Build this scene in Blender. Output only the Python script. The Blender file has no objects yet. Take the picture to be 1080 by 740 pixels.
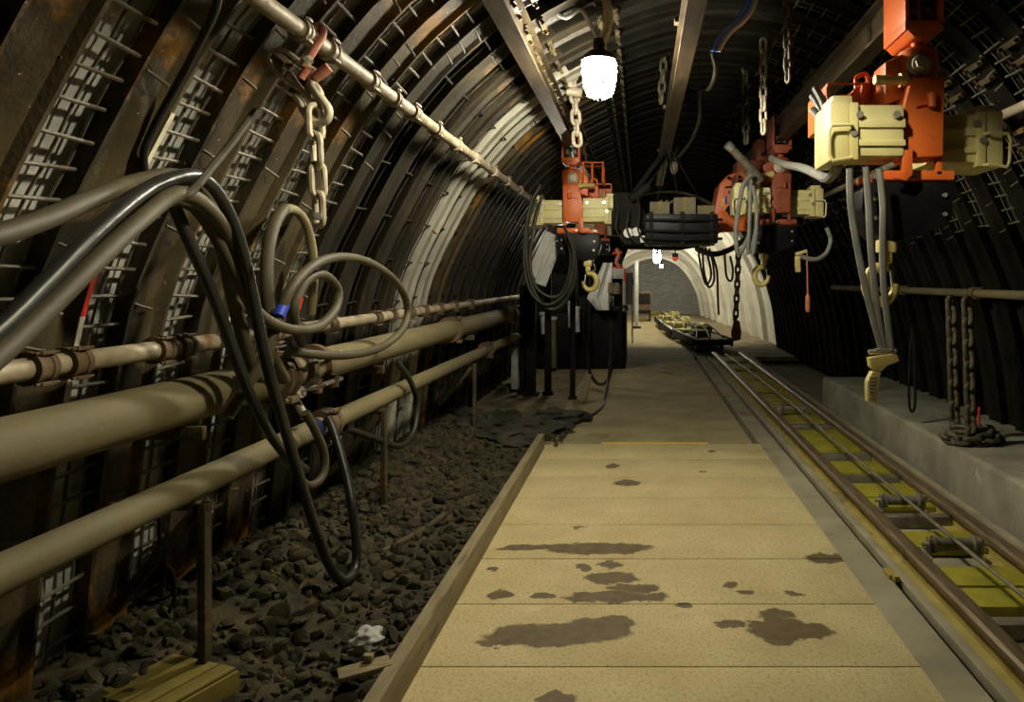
import bpy, bmesh, math, random
from mathutils import Vector, Matrix, noise
random.seed(7)
PI = math.pi
SC = bpy.context.scene
COL = SC.collection
F = 840.0            # focal length in pixels of the 1080 x 740 frame
EYE = 1.6            # height of the camera above the walkway
V = Vector

# ------------------------------------------------------------------ coordinates read off the photo
def at(px, py, Y):                       # point at distance Y
    return V(((px - 675) * Y / F, Y, EYE - (py - 294) * Y / F))
def atX(px, py, X):                      # point on the plane x = X
    return at(px, py, F * X / (px - 675))

# ------------------------------------------------------------------ materials
def new_mat(name):
    m = bpy.data.materials.new(name); m.use_nodes = True
    nt = m.node_tree
    return m, nt, nt.nodes['Principled BSDF']

def mat(name, c1, c2, scale=6.0, rough=0.7, metal=0.0, patch=None, patch_at=0.6, patch_scale=3.0, bump=0.3,
        bump_scale=40.0, detail=8.0, stretch=None, speck=None, speck_at=0.68, spec=0.4):
    m, nt, b = new_mat(name)
    N, L = nt.nodes, nt.links
    tc = N.new('ShaderNodeTexCoord'); src = tc.outputs['Object']
    if stretch:
        mp = N.new('ShaderNodeMapping'); mp.inputs['Scale'].default_value = stretch
        L.new(src, mp.inputs['Vector']); src = mp.outputs['Vector']
    n1 = N.new('ShaderNodeTexNoise'); n1.inputs['Scale'].default_value = scale; n1.inputs['Detail'].default_value = detail
    L.new(src, n1.inputs['Vector'])
    r = N.new('ShaderNodeValToRGB'); r.color_ramp.elements[0].position = .32; r.color_ramp.elements[1].position = .68
    r.color_ramp.elements[0].color = (*c1, 1); r.color_ramp.elements[1].color = (*c2, 1)
    L.new(n1.outputs['Fac'], r.inputs['Fac'])
    out = r.outputs['Color']
    def layer(out, color, sc, pos, soft, seed):
        n = N.new('ShaderNodeTexNoise'); n.noise_dimensions = '4D'; n.inputs['W'].default_value = seed
        n.inputs['Scale'].default_value = sc; n.inputs['Detail'].default_value = 9; n.inputs['Roughness'].default_value = .62
        L.new(src, n.inputs['Vector'])
        rr = N.new('ShaderNodeValToRGB'); rr.color_ramp.elements[0].position = pos; rr.color_ramp.elements[1].position = min(1, pos + soft)
        L.new(n.outputs['Fac'], rr.inputs['Fac'])
        mx = N.new('ShaderNodeMix'); mx.data_type = 'RGBA'
        L.new(rr.outputs['Color'], mx.inputs['Factor']); L.new(out, mx.inputs[6]); mx.inputs[7].default_value = (*color, 1)
        return mx.outputs[2]
    if patch: out = layer(out, patch, patch_scale, patch_at, .07, 2.3)
    if speck: out = layer(out, speck, bump_scale * .8, speck_at, .03, 7.1)
    L.new(out, b.inputs['Base Color'])
    b.inputs['Roughness'].default_value = rough; b.inputs['Metallic'].default_value = metal
    b.inputs['Specular IOR Level'].default_value = spec
    if bump:
        n2 = N.new('ShaderNodeTexNoise'); n2.inputs['Scale'].default_value = bump_scale; n2.inputs['Detail'].default_value = 6
        L.new(src, n2.inputs['Vector'])
        bp = N.new('ShaderNodeBump'); bp.inputs['Strength'].default_value = bump; bp.inputs['Distance'].default_value = .01
        L.new(n2.outputs['Fac'], bp.inputs['Height']); L.new(bp.outputs['Normal'], b.inputs['Normal'])
    return m

def emit(name, color, strength):
    m, nt, b = new_mat(name)
    b.inputs['Base Color'].default_value = (.9, .9, .85, 1)
    b.inputs['Emission Color'].default_value = (*color, 1); b.inputs['Emission Strength'].default_value = strength
    return m

M = {}
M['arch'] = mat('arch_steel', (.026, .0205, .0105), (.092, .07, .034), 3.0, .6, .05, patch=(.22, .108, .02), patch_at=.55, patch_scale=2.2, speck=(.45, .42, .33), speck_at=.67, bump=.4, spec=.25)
M['archdk'] = mat('shadetoned_arch_steel', (.004, .0035, .0025), (.015, .0125, .008), 3.5, .6, .25, patch=(.05, .034, .012), patch_at=.63, patch_scale=2.2, speck=(.35, .32, .24), speck_at=.74, bump=.4, spec=.12)  # shade of the crown and right side put into the steel colour
M['archdim'] = mat('halfshade_arch_steel', (.009, .0072, .0042), (.03, .0235, .012), 3.5, .55, .05, patch=(.1, .055, .014), patch_at=.63, patch_scale=2.2, speck=(.3, .27, .2), speck_at=.72, bump=.4)  # arch steel darkened to carry the shade farther along the left wall
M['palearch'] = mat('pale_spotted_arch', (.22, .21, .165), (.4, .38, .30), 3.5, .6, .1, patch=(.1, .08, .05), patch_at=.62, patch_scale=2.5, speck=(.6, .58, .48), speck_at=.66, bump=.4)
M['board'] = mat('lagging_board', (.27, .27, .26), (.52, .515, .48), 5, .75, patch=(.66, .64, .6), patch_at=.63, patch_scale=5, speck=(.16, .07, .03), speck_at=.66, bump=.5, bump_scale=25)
M['sooty'] = mat('sooty_lagging', (.006, .0055, .004), (.018, .016, .012), 5, .85, patch=(.09, .08, .06), patch_at=.68, patch_scale=5, bump=.5, bump_scale=25, spec=.12)  # lagging coloured dark for the unlit roof, right wall and deeper left wall
M['rock'] = mat('dark_rock', (.012, .011, .009), (.04, .036, .028), 3, .95, bump=.8, bump_scale=9)
M['wire'] = mat('mesh_wire', (.07, .06, .04), (.15, .13, .09), 20, .6, .2, bump=.2)
M['pipe'] = mat('dusty_pipe', (.11, .092, .043), (.18, .15, .074), 4, .75, patch=(.14, .115, .065), patch_at=.6, patch_scale=3, speck=(.3, .26, .15), speck_at=.72, bump=.15, bump_scale=60, stretch=(2, .5, 2))
M['galv'] = mat('rusty_galvanised_pipe', (.2, .16, .1), (.44, .38, .27), 8, .6, .2, patch=(.2, .1, .04), patch_at=.57, patch_scale=6, bump=.3)
M['rustcl'] = mat('rusty_coupling', (.065, .042, .022), (.15, .1, .053), 12, .8, .1, bump=.5)
M['hose'] = mat('dusty_hose', (.042, .035, .016), (.085, .07, .035), 5, .62, patch=(.12, .098, .05), patch_at=.6, patch_scale=5, bump=.1)
M['hoselt'] = mat('pale_olive_hose', (.16, .135, .065), (.25, .21, .105), 6, .65, bump=.1)
M['hoseblk'] = mat('black_hose', (.014, .014, .013), (.035, .034, .03), 6, .33, bump=.06)
M['hosegrey'] = mat('grey_hose', (.15, .148, .13), (.24, .235, .205), 9, .55, bump=.1)
M['cable'] = mat('black_cable', (.012, .011, .007), (.036, .033, .018), 9, .5, bump=.1)
M['chain'] = mat('chain_steel', (.34, .29, .2), (.6, .53, .4), 18, .55, .2, patch=(.28, .16, .08), patch_at=.64, patch_scale=12, bump=.2)
M['chaindk'] = mat('dark_chain', (.05, .042, .025), (.14, .12, .075), 18, .6, .2, bump=.2)
M['pink'] = mat('faded_red_paint', (.42, .14, .08), (.55, .22, .13), 14, .6, bump=.1)
M['concrete'] = None
M['earth'] = mat('trodden_earth', (.13, .105, .06), (.27, .22, .125), 4, .95, patch=(.09, .075, .045), patch_at=.6, patch_scale=1.5, bump=.8, bump_scale=30)
M['gravel'] = mat('gravel_stone', (.014, .0115, .0055), (.068, .055, .025), 9, .95, patch=(.16, .13, .062), patch_at=.66, patch_scale=4, bump=.5, bump_scale=60)
M['greyconc'] = mat('grey_concrete', (.25, .225, .145), (.38, .34, .225), 3, .9, patch=(.12, .105, .075), patch_at=.62, patch_scale=1.6, bump=.25, bump_scale=70)
M['oldconc'] = mat('trodden_old_concrete', (.27, .225, .108), (.41, .345, .18), 2.2, .9, patch=(.15, .12, .06), patch_at=.6, patch_scale=1.3, speck=(.12, .09, .045), speck_at=.62, bump=.3, bump_scale=60)
M['kerb'] = mat('kerb_timber', (.2, .16, .085), (.31, .255, .14), 5, .85, patch=(.14, .11, .06), patch_at=.6, patch_scale=4, bump=.3, stretch=(4, .6, 4))
M['pave'] = mat('side_ledge_concrete', (.19, .18, .13), (.36, .345, .25), 2.5, .9, patch=(.42, .41, .33), patch_at=.62, patch_scale=4.5, speck=(.08, .075, .05), speck_at=.66, bump=.4, bump_scale=30)
M['rail'] = mat('rail_head', (.12, .085, .045), (.24, .175, .10), 7, .5, .35, bump=.2, stretch=(6, .6, 6))
M['yell'] = mat('olive_yellow_paint', (.27, .24, .02), (.38, .34, .035), 6, .6, patch=(.16, .13, .05), patch_at=.6, patch_scale=5, bump=.15)
M['yellweb'] = mat('worn_yellow_paint', (.33, .26, .07), (.44, .36, .10), 6, .65, patch=(.2, .15, .06), patch_at=.56, patch_scale=5, bump=.15)
M['steel'] = mat('worn_steel', (.14, .125, .09), (.28, .255, .19), 9, .5, .35, bump=.2)
M['beam'] = mat('monorail_steel', (.045, .032, .017), (.11, .08, .045), 5, .42, .45, patch=(.1, .06, .03), patch_at=.6, patch_scale=4, bump=.2, stretch=(4, .7, 4))
M['orange'] = mat('orange_paint', (.62, .115, .018), (.74, .165, .03), 5, .42, patch=(.34, .07, .02), patch_at=.64, patch_scale=6, speck=(.12, .04, .02), speck_at=.76, bump=.12, bump_scale=90)
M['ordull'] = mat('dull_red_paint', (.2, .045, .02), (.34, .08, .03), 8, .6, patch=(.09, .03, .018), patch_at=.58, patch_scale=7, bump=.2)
M['cream'] = mat('cream_paint', (.64, .57, .25), (.74, .68, .34), 6, .45, patch=(.42, .36, .15), patch_at=.66, patch_scale=5, speck=(.16, .1, .05), speck_at=.73, bump=.1)
M['gold'] = mat('yellow_cast_metal', (.5, .4, .12), (.66, .55, .22), 12, .42, .1, patch=(.28, .2, .06), patch_at=.62, patch_scale=9, bump=.2)
M['black'] = mat('black_rubber', (.005, .005, .0055), (.012, .012, .013), 6, .42, spec=.15, bump=.1)
M['dark'] = mat('dark_machine_metal', (.005, .0047, .004), (.015, .0135, .01), 6, .7, spec=.15, bump=.3)
M['white'] = mat('white_sheet', (.62, .62, .58), (.78, .78, .73), 5, .6, patch=(.4, .4, .36), patch_at=.62, bump=.1)
M['palegrey'] = mat('pale_grey_plate', (.33, .33, .30), (.5, .5, .45), 8, .55, bump=.1)
M['bolt'] = mat('bolt_metal', (.4, .38, .32), (.6, .57, .48), 15, .35, .6, bump=.1)
M['blue'] = mat('blue_plastic', (.02, .045, .4), (.03, .07, .55), 8, .45, bump=0)
M['bluecable'] = mat('blue_cable', (.08, .22, .8), (.12, .3, .9), 8, .45, bump=0)
M['bluedk'] = mat('dark_blue_tape', (.008, .014, .05), (.015, .022, .08), 8, .4, bump=0)
M['red'] = mat('red_plastic', (.55, .03, .02), (.68, .05, .03), 8, .5, bump=0)
M['yellowp'] = mat('yellow_sticker', (.75, .48, .02), (.85, .58, .04), 8, .5, bump=0)
M['whitewash'] = mat('whitewashed_lining', (.5, .48, .4), (.72, .7, .6), 2, .8, patch=(.36, .33, .26), patch_at=.64, patch_scale=2, bump=.3)
M['card'] = mat('dusty_crate', (.12, .1, .058), (.19, .165, .1), 6, .8, bump=.2)
M['tarp'] = mat('dark_tarpaulin', (.02, .017, .01), (.055, .047, .03), 4, .8, bump=.4, bump_scale=12)
M['wood'] = mat('old_plank', (.2, .155, .08), (.32, .255, .14), 6, .85, bump=.3, stretch=(1, 8, 1))
M['paint'] = mat('white_paint_mark', (.62, .58, .42), (.75, .7, .52), 9, .6, bump=.1)
M['ochre'] = mat('ochre_paint', (.15, .115, .022), (.22, .17, .035), 6, .6, bump=.1)

def brick_mat():
    m, nt, b = new_mat('grey_block_wall'); N, L = nt.nodes, nt.links
    tc = N.new('ShaderNodeTexCoord'); mp = N.new('ShaderNodeMapping'); mp.inputs['Rotation'].default_value = (PI / 2, 0, 0)
    L.new(tc.outputs['Object'], mp.inputs['Vector'])
    br = N.new('ShaderNodeTexBrick'); br.inputs['Scale'].default_value = 1.0
    br.inputs['Brick Width'].default_value = .24; br.inputs['Row Height'].default_value = .08; br.inputs['Mortar Size'].default_value = .008
    br.inputs['Color1'].default_value = (.24, .24, .235, 1); br.inputs['Color2'].default_value = (.34, .34, .33, 1); br.inputs['Mortar'].default_value = (.15, .15, .145, 1)
    L.new(mp.outputs['Vector'], br.inputs['Vector'])
    L.new(br.outputs['Color'], b.inputs['Base Color']); b.inputs['Roughness'].default_value = .85
    return m
M['brick'] = brick_mat()

def floor_mat():
    m, nt, b = new_mat('yellowish_concrete'); N, L = nt.nodes, nt.links
    tc = N.new('ShaderNodeTexCoord'); P = tc.outputs['Object']
    def noise_n(scale, detail=8, rough=.6, w=0.0):
        n = N.new('ShaderNodeTexNoise'); n.noise_dimensions = '4D'; n.inputs['W'].default_value = w
        n.inputs['Scale'].default_value = scale; n.inputs['Detail'].default_value = detail; n.inputs['Roughness'].default_value = rough
        L.new(P, n.inputs['Vector']); return n
    def mix(fac, a, col):
        x = N.new('ShaderNodeMix'); x.data_type = 'RGBA'; L.new(fac, x.inputs['Factor']); L.new(a, x.inputs[6]); x.inputs[7].default_value = (*col, 1); return x.outputs[2]
    def ramp(v, p0, p1, a=(0, 0, 0, 1), c=(1, 1, 1, 1)):
        r = N.new('ShaderNodeValToRGB'); r.color_ramp.elements[0].position = p0; r.color_ramp.elements[1].position = p1
        r.color_ramp.elements[0].color = a; r.color_ramp.elements[1].color = c; L.new(v, r.inputs['Fac']); return r.outputs['Color']
    base = ramp(noise_n(2.2).outputs['Fac'], .3, .7, (.52, .42, .2, 1), (.70, .59, .32, 1))
    base = mix(ramp(noise_n(.9, 9, .65, 3.).outputs['Fac'], .56, .75), base, (.39, .30, .135))
    base = mix(ramp(noise_n(55, 4, .7, 5.).outputs['Fac'], .50, .72), base, (.30, .23, .105))
    base = mix(ramp(noise_n(160, 3, .7, 35.).outputs['Fac'], .50, .8), base, (.22, .165, .075))
    base = mix(ramp(noise_n(14, 9, .75, 15.).outputs['Fac'], .58, .72), base, (.45, .36, .17))
    base = mix(ramp(noise_n(5, 9, .75, 25.).outputs['Fac'], .60, .72), base, (.70, .60, .34))
    # oily wet patches (px, py, half width, half height in the photo, laid out at their place on the slabs)
    spots = [(585, 669, 78, 14), (635, 660, 38, 13), (525, 677, 26, 6), (822, 664, 36, 14), (848, 665, 34, 9), (770, 658, 18, 4), (805, 655, 18, 3), (818, 648, 20, 6),
             (650, 629, 60, 6), (645, 609, 32, 7), (668, 620, 32, 4), (632, 578, 60, 7), (555, 577, 30, 3), (528, 627, 15, 5), (574, 628, 16, 3.5), (615, 598, 11, 4),
             (643, 595, 15, 4), (770, 616, 9, 4), (787, 624, 9, 3), (722, 638, 9, 3), (588, 737, 24, 7), (661, 509, 15, 4), (646, 491, 7, 2.5), (872, 588, 24, 6), (611, 556, 7, 2),
             (740, 497, 5, 1.5), (840, 626, 12, 2.5), (752, 476, 6, 1.5), (520, 600, 8, 2)]
    nz = noise_n(9, 6, .6, 9.)
    sub = N.new('ShaderNodeVectorMath'); sub.operation = 'SUBTRACT'; L.new(nz.outputs['Color'], sub.inputs[0]); sub.inputs[1].default_value = (.5, .5, .5)
    sc_ = N.new('ShaderNodeVectorMath'); sc_.operation = 'MULTIPLY'; L.new(sub.outputs[0], sc_.inputs[0]); sc_.inputs[1].default_value = (.16, .22, 0)
    ad = N.new('ShaderNodeVectorMath'); ad.operation = 'ADD'; L.new(P, ad.inputs[0]); L.new(sc_.outputs[0], ad.inputs[1])
    cur = None
    for px, py, hw, hh in spots:
        Y = 1344 / (py - 294); X = (px - 675) * Y / F; sx = hw * Y / F; sy = hh * Y * Y / 1344
        k = min(1, sx / .06)
        a = N.new('ShaderNodeVectorMath'); a.operation = 'SUBTRACT'; L.new(ad.outputs[0], a.inputs[0]); a.inputs[1].default_value = (X, Y, 0)
        d = N.new('ShaderNodeVectorMath'); d.operation = 'MULTIPLY'; L.new(a.outputs[0], d.inputs[0]); d.inputs[1].default_value = (1 / sx, 1 / sy, 0)
        l = N.new('ShaderNodeVectorMath'); l.operation = 'LENGTH'; L.new(d.outputs[0], l.inputs[0])
        v = l.outputs['Value']
        if cur is None: cur = v
        else:
            mn = N.new('ShaderNodeMath'); mn.operation = 'MINIMUM'; L.new(cur, mn.inputs[0]); L.new(v, mn.inputs[1]); cur = mn.outputs[0]
    msk = ramp(cur, .86, 1.04, (1, 1, 1, 1), (0, 0, 0, 1))
    dk = N.new('ShaderNodeMix'); dk.data_type = 'RGBA'; L.new(msk, dk.inputs['Factor']); L.new(base, dk.inputs[6])
    st = ramp(noise_n(14, 6, .6, 12.).outputs['Fac'], .3, .7, (.115, .082, .038, 1), (.185, .135, .065, 1)); L.new(st, dk.inputs[7])
    L.new(dk.outputs[2], b.inputs['Base Color'])
    rg = N.new('ShaderNodeMapRange'); L.new(msk, rg.inputs['Value']); rg.inputs['To Min'].default_value = .85; rg.inputs['To Max'].default_value = .6
    L.new(rg.outputs[0], b.inputs['Roughness']); b.inputs['Specular IOR Level'].default_value = .3
    bp = N.new('ShaderNodeBump'); bp.inputs['Strength'].default_value = .25; bp.inputs['Distance'].default_value = .006
    L.new(noise_n(90, 5, .6, 1.).outputs['Fac'], bp.inputs['Height']); L.new(bp.outputs['Normal'], b.inputs['Normal'])
    return m
M['concrete'] = floor_mat()

# ------------------------------------------------------------------ mesh builder
class MB:
    def __init__(s): s.v = []; s.f = []
    def add(s, vs, fs):
        o = len(s.v); s.v += [V(p) for p in vs]; s.f += [tuple(i + o for i in f) for f in fs]; return s
    def box(s, c, size, R=None, bev=0.0):
        bm = bmesh.new(); bmesh.ops.create_cube(bm, size=1)
        bmesh.ops.scale(bm, vec=size, verts=bm.verts)
        if bev: bmesh.ops.bevel(bm, geom=list(bm.edges), offset=bev, segments=2, profile=.6, affect='EDGES')
        return s.bmesh(bm, Matrix.Translation(V(c)) @ (R.to_4x4() if R else Matrix()))
    def bx(s, x0, x1, y0, y1, z0, z1, bev=0.0):
        return s.box(((x0 + x1) / 2, (y0 + y1) / 2, (z0 + z1) / 2), (abs(x1 - x0), abs(y1 - y0), abs(z1 - z0)), None, bev)
    def bmesh(s, bm, mw=Matrix()):
        bm.verts.index_update()
        s.add([mw @ v.co for v in bm.verts], [[v.index for v in f.verts] for f in bm.faces]); bm.free(); return s
    def beam(s, p, q, w, h, bev=0.0, up=(0, 0, 1)):        # rectangular bar from p to q
        p, q = V(p), V(q); d = (q - p); L = d.length; d.normalize()
        u = V(up) if abs(d.dot(V(up))) < .98 else V((0, 1, 0))
        sx = d.cross(u).normalized(); sz = sx.cross(d)
        R = Matrix((sx, d, sz)).transposed()
        return s.box((p + q) / 2, (w, L, h), R, bev)
    def cyl(s, p, q, r, r2=None, n=16):
        return s.lathe(p, q, [(0, r), (1, r if r2 is None else r2)], n)
    def lathe(s, p, q, prof, n=16):                        # prof: (t along p-q, radius)
        p, q = V(p), V(q); d = (q - p).normalized()
        a = d.orthogonal().normalized(); b = d.cross(a)
        vs = []; fs = []; m = len(prof)
        for t, r in prof:
            c = p.lerp(q, t)
            for i in range(n):
                an = 2 * PI * i / n; vs.append(c + (a * math.cos(an) + b * math.sin(an)) * max(r, 1e-5))
        for j in range(m - 1):
            for i in range(n):
                fs.append((j * n + i, j * n + (i + 1) % n, (j + 1) * n + (i + 1) % n, (j + 1) * n + i))
        fs.append(tuple(range(n))[::-1]); fs.append(tuple((m - 1) * n + i for i in range(n)))
        return s.add(vs, fs)
    def tube(s, pts, r, n=10, closed=False, sub=0):
        pts = [V(p) for p in pts]
        if sub: pts = spline(pts, sub, closed)
        m = len(pts); fr = []
        t0 = (pts[1] - (pts[-1] if closed else pts[0])).normalized(); a = t0.orthogonal().normalized()
        rr = r if callable(r) else (lambda t: r)
        vs = []; fs = []
        for i in range(m):
            if closed: t = (pts[(i + 1) % m] - pts[i - 1]).normalized()
            else: t = (pts[min(i + 1, m - 1)] - pts[max(i - 1, 0)]).normalized()
            a = (a - t * a.dot(t)).normalized(); b = t.cross(a); R = rr(i / max(1, m - 1))
            for k in range(n):
                an = 2 * PI * k / n; vs.append(pts[i] + (a * math.cos(an) + b * math.sin(an)) * R)
        for i in range(m if closed else m - 1):
            j = (i + 1) % m
            for k in range(n): fs.append((i * n + k, i * n + (k + 1) % n, j * n + (k + 1) % n, j * n + k))
        if not closed: fs.append(tuple(range(n))[::-1]); fs.append(tuple((m - 1) * n + k for k in range(n)))
        return s.add(vs, fs)
    def prism(s, poly, y0, y1, bev=0.0):                   # poly of (x, z) extruded along y
        n = len(poly)
        area = sum(poly[i][0] * poly[(i + 1) % n][1] - poly[(i + 1) % n][0] * poly[i][1] for i in range(n))
        if area < 0: poly = poly[::-1]
        bm = bmesh.new(); va = [bm.verts.new((x, y0, z)) for x, z in poly]; vb = [bm.verts.new((x, y1, z)) for x, z in poly]
        bm.faces.new(va); bm.faces.new(vb[::-1])
        for i in range(n): bm.faces.new((va[(i + 1) % n], va[i], vb[i], vb[(i + 1) % n]))
        bmesh.ops.recalc_face_normals(bm, faces=bm.faces)
        if bev: bmesh.ops.bevel(bm, geom=list(bm.edges), offset=bev, segments=2, profile=.6, affect='EDGES')
        return s.bmesh(bm)
    def blob(s, c, size, amp=.25, seed=0, sub=3, freq=2.0, R=None):
        bm = bmesh.new(); bmesh.ops.create_icosphere(bm, subdivisions=sub, radius=1)
        for v in bm.verts:
            k = 1 + amp * noise.noise(v.co * freq + V((seed * 3.1, seed, 0)))
            v.co = V((v.co.x * size[0], v.co.y * size[1], v.co.z * size[2])) * k
        return s.bmesh(bm, Matrix.Translation(V(c)) @ (R.to_4x4() if R else Matrix()))
    def build(s, name, m, parent=None, loc=None, sharp=35):
        me = bpy.data.meshes.new(name)
        if parent is not None:
            o0 = V((0, 0, 0)) ; p = parent
            while p is not None: o0 = o0 + V(p.location); p = p.parent
        elif loc is not None: o0 = V(loc)
        else:
            xs = [p.x for p in s.v]; ys = [p.y for p in s.v]; zs = [p.z for p in s.v]
            o0 = V(((min(xs) + max(xs)) / 2, (min(ys) + max(ys)) / 2, min(zs)))
        me.from_pydata([p - o0 for p in s.v], [], s.f); me.update()
        me.polygons.foreach_set('use_smooth', [True] * len(me.polygons))
        try: me.set_sharp_from_angle(angle=math.radians(sharp))
        except Exception: pass
        me.materials.append(m)
        o = bpy.data.objects.new(name, me); COL.objects.link(o)
        if parent is not None: o.parent = parent
        else: o.location = o0
        return o

def spline(pts, sub, closed=False):
    out = []; m = len(pts)
    for i in range(m if closed else m - 1):
        if closed: p0, p1, p2, p3 = pts[i - 1], pts[i], pts[(i + 1) % m], pts[(i + 2) % m]
        else: p0, p1, p2, p3 = pts[max(i - 1, 0)], pts[i], pts[i + 1], pts[min(i + 2, m - 1)]
        for k in range(sub):
            t = k / sub
            out.append(.5 * ((2 * p1) + (p2 - p0) * t + (2 * p0 - 5 * p1 + 4 * p2 - p3) * t * t + (3 * p1 - p0 - 3 * p2 + p3) * t ** 3))
    if not closed: out.append(pts[-1])
    return out

def tag(o, label=None, cat=None, group=None, kind=None):
    if label: o['label'] = label
    if cat: o['category'] = cat
    if group: o['group'] = group
    if kind: o['kind'] = kind
    return o
def thing(name, label, cat, loc=(0, 0, 0), group=None):
    o = bpy.data.objects.new(name, None); o.empty_display_size = .1; COL.objects.link(o); o.location = loc
    return tag(o, label, cat, group)
def dup(o, loc=None, label=None, group=None, rz=None):
    KIDS = {}
    for x in COL.objects:
        if x.parent: KIDS.setdefault(x.parent.name, []).append(x)
    def rec(a, par):
        c = a.copy(); COL.objects.link(c); c.parent = par
        for ch in KIDS.get(a.name, []): rec(ch, c)
        return c
    r = rec(o, None)
    if loc is not None: r.location = loc
    if rz is not None: r.rotation_euler = (0, 0, rz)
    if label: r['label'] = label
    if group: r['group'] = group
    return r
ORD = ['first', 'second', 'third', 'fourth', 'fifth', 'sixth', 'seventh', 'eighth', 'ninth', 'tenth', 'eleventh', 'twelfth', 'thirteenth', 'fourteenth', 'fifteenth',
       'sixteenth', 'seventeenth', 'eighteenth', 'nineteenth', 'twentieth']
ORD += ['twenty-' + o for o in ORD[:9]] + ['thirtieth'] + ['thirty-' + o for o in ORD[:9]]

# ------------------------------------------------------------------ arch profile of the gallery (x, z)
CTRL = [(-2.12, -.05), (-2.03, .8), (-1.93, 1.43), (-1.82, 1.75), (-1.64, 2.11), (-1.46, 2.43), (-1.27, 2.68), (-1.02, 2.94), (-.54, 3.30), (.2, 3.60), (.8, 3.66), (1.3, 3.56),
        (1.78, 3.32), (2.12, 3.02), (2.42, 2.62), (2.7, 2.1), (2.95, 1.5), (3.1, .9), (3.18, .3), (3.22, -.05)]
def make_profile(n):
    raw = spline([V((x, 0, z)) for x, z in CTRL], 12)
    L = [0]
    for a, b in zip(raw, raw[1:]): L.append(L[-1] + (b - a).length)
    out = []; j = 0
    for i in range(n):
        t = L[-1] * i / (n - 1)
        while j < len(L) - 2 and L[j + 1] < t: j += 1
        k = (t - L[j]) / (L[j + 1] - L[j]); out.append(raw[j].lerp(raw[j + 1], min(1, k)))
    res = []
    for i in range(n):
        d = (out[min(i + 1, n - 1)] - out[max(i - 1, 0)]).normalized()
        res.append((out[i], V((-d.z, 0, d.x))))           # outward normal
    return res, L[-1]
PROF, ARC = make_profile(80)
def pr(i, off, y):
    p, n = PROF[i]; return V((p.x + n.x * off, y, p.z + n.z * off))
def lin(name, i0, i1, y0, y1, off, m, thick=.04, parent=None, kind='structure', mb=None):
    vs = []; fs = []; own = mb is None; mb = mb or MB(); k = i1 - i0 + 1
    for i in range(i0, i1 + 1): vs += [pr(i, off, y0), pr(i, off, y1), pr(i, off + thick, y0), pr(i, off + thick, y1)]
    for i in range(k - 1):
        a = i * 4; b = a + 4
        fs += [(a, a + 1, b + 1, b), (a + 2, b + 2, b + 3, a + 3), (a, b, b + 2, a + 2), (a + 1, a + 3, b + 3, b + 1)]
    fs += [(0, 2, 3, 1), ((k - 1) * 4, (k - 1) * 4 + 1, (k - 1) * 4 + 3, (k - 1) * 4 + 2)]
    mb.add(vs, fs)
    if own:
        o = mb.build(name, m, parent)
        if kind: tag(o, kind=kind)
        return o
LEFT, CEIL, RIGHT = (0, 28), (28, 50), (50, 79)

# ------------------------------------------------------------------ the setting
Y0, DY = 2.12, .5
RIBS = [Y0 + DY * i for i in range(34)]
for nm, (a, b) in (('wall_left', LEFT), ('ceiling', CEIL), ('wall_right', RIGHT)):
    mb = MB()
    lin(nm, a, b, -1.5, Y0 - .1, .16, None, mb=mb)
    lin(nm, a, b, Y0 - .1, 19.5, .21, None, mb=mb)
    tag(mb.build(nm, M['rock']), kind='structure')
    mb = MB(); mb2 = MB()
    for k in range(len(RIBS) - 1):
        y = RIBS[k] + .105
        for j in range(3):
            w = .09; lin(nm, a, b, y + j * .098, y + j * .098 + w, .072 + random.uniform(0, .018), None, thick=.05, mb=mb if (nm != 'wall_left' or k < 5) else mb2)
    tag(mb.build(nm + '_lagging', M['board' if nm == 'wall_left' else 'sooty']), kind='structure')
    if mb2.v: tag(mb2.build(nm + '_sooty_lagging', M['sooty']), kind='structure')  # deeper left boards, shade painted in as a dark colour
tag(MB().prism([(-2.6, -.05), (-.5, -.05), (-.46, 2.0), (-.3, 2.36), (1.0, 2.33), (1.5, 2.42), (2.0, 2.75), (2.35, 2.95), (2.6, 4.2), (-2.6, 4.2)], 20.2, 20.5).build('ceiling_dark_screen', M['rock']), kind='structure')  # dark header; left leg added as backdrop, depth set to cut far lamplight
XC = .55
def far_s(y):
    u = min(1, max(0, (y - 22) / 13.5)); return 1 - .22 * u, 1 - .33 * u
for nm, (a, b) in (('wall_left', LEFT), ('ceiling', CEIL), ('wall_right', RIGHT)):
    mb = MB(); yy = [19.5 + 1.0 * i for i in range(18)]; vs = []; fs = []; k = b - a + 1
    for i in range(a, b + 1):
        for y in yy:
            p = pr(i, .12, y); sx, sz = far_s(y); vs.append(V((XC + (p.x - XC) * sx, y, p.z * sz)))
    for i in range(k - 1):
        for j in range(len(yy) - 1): fs.append((i * len(yy) + j, i * len(yy) + j + 1, (i + 1) * len(yy) + j + 1, (i + 1) * len(yy) + j))
    tag(mb.add(vs, fs).build(nm + '_whitewashed', M['whitewash']), kind='structure')
tag(MB().bx(-3, 4, 36.5, 36.9, -.2, 4.2).build('wall_back', M['brick']), kind='structure')
tag(MB().bx(-3, 4, -1.7, -1.5, -.2, 4.4).build('wall_front', M['rock']), kind='structure')

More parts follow.
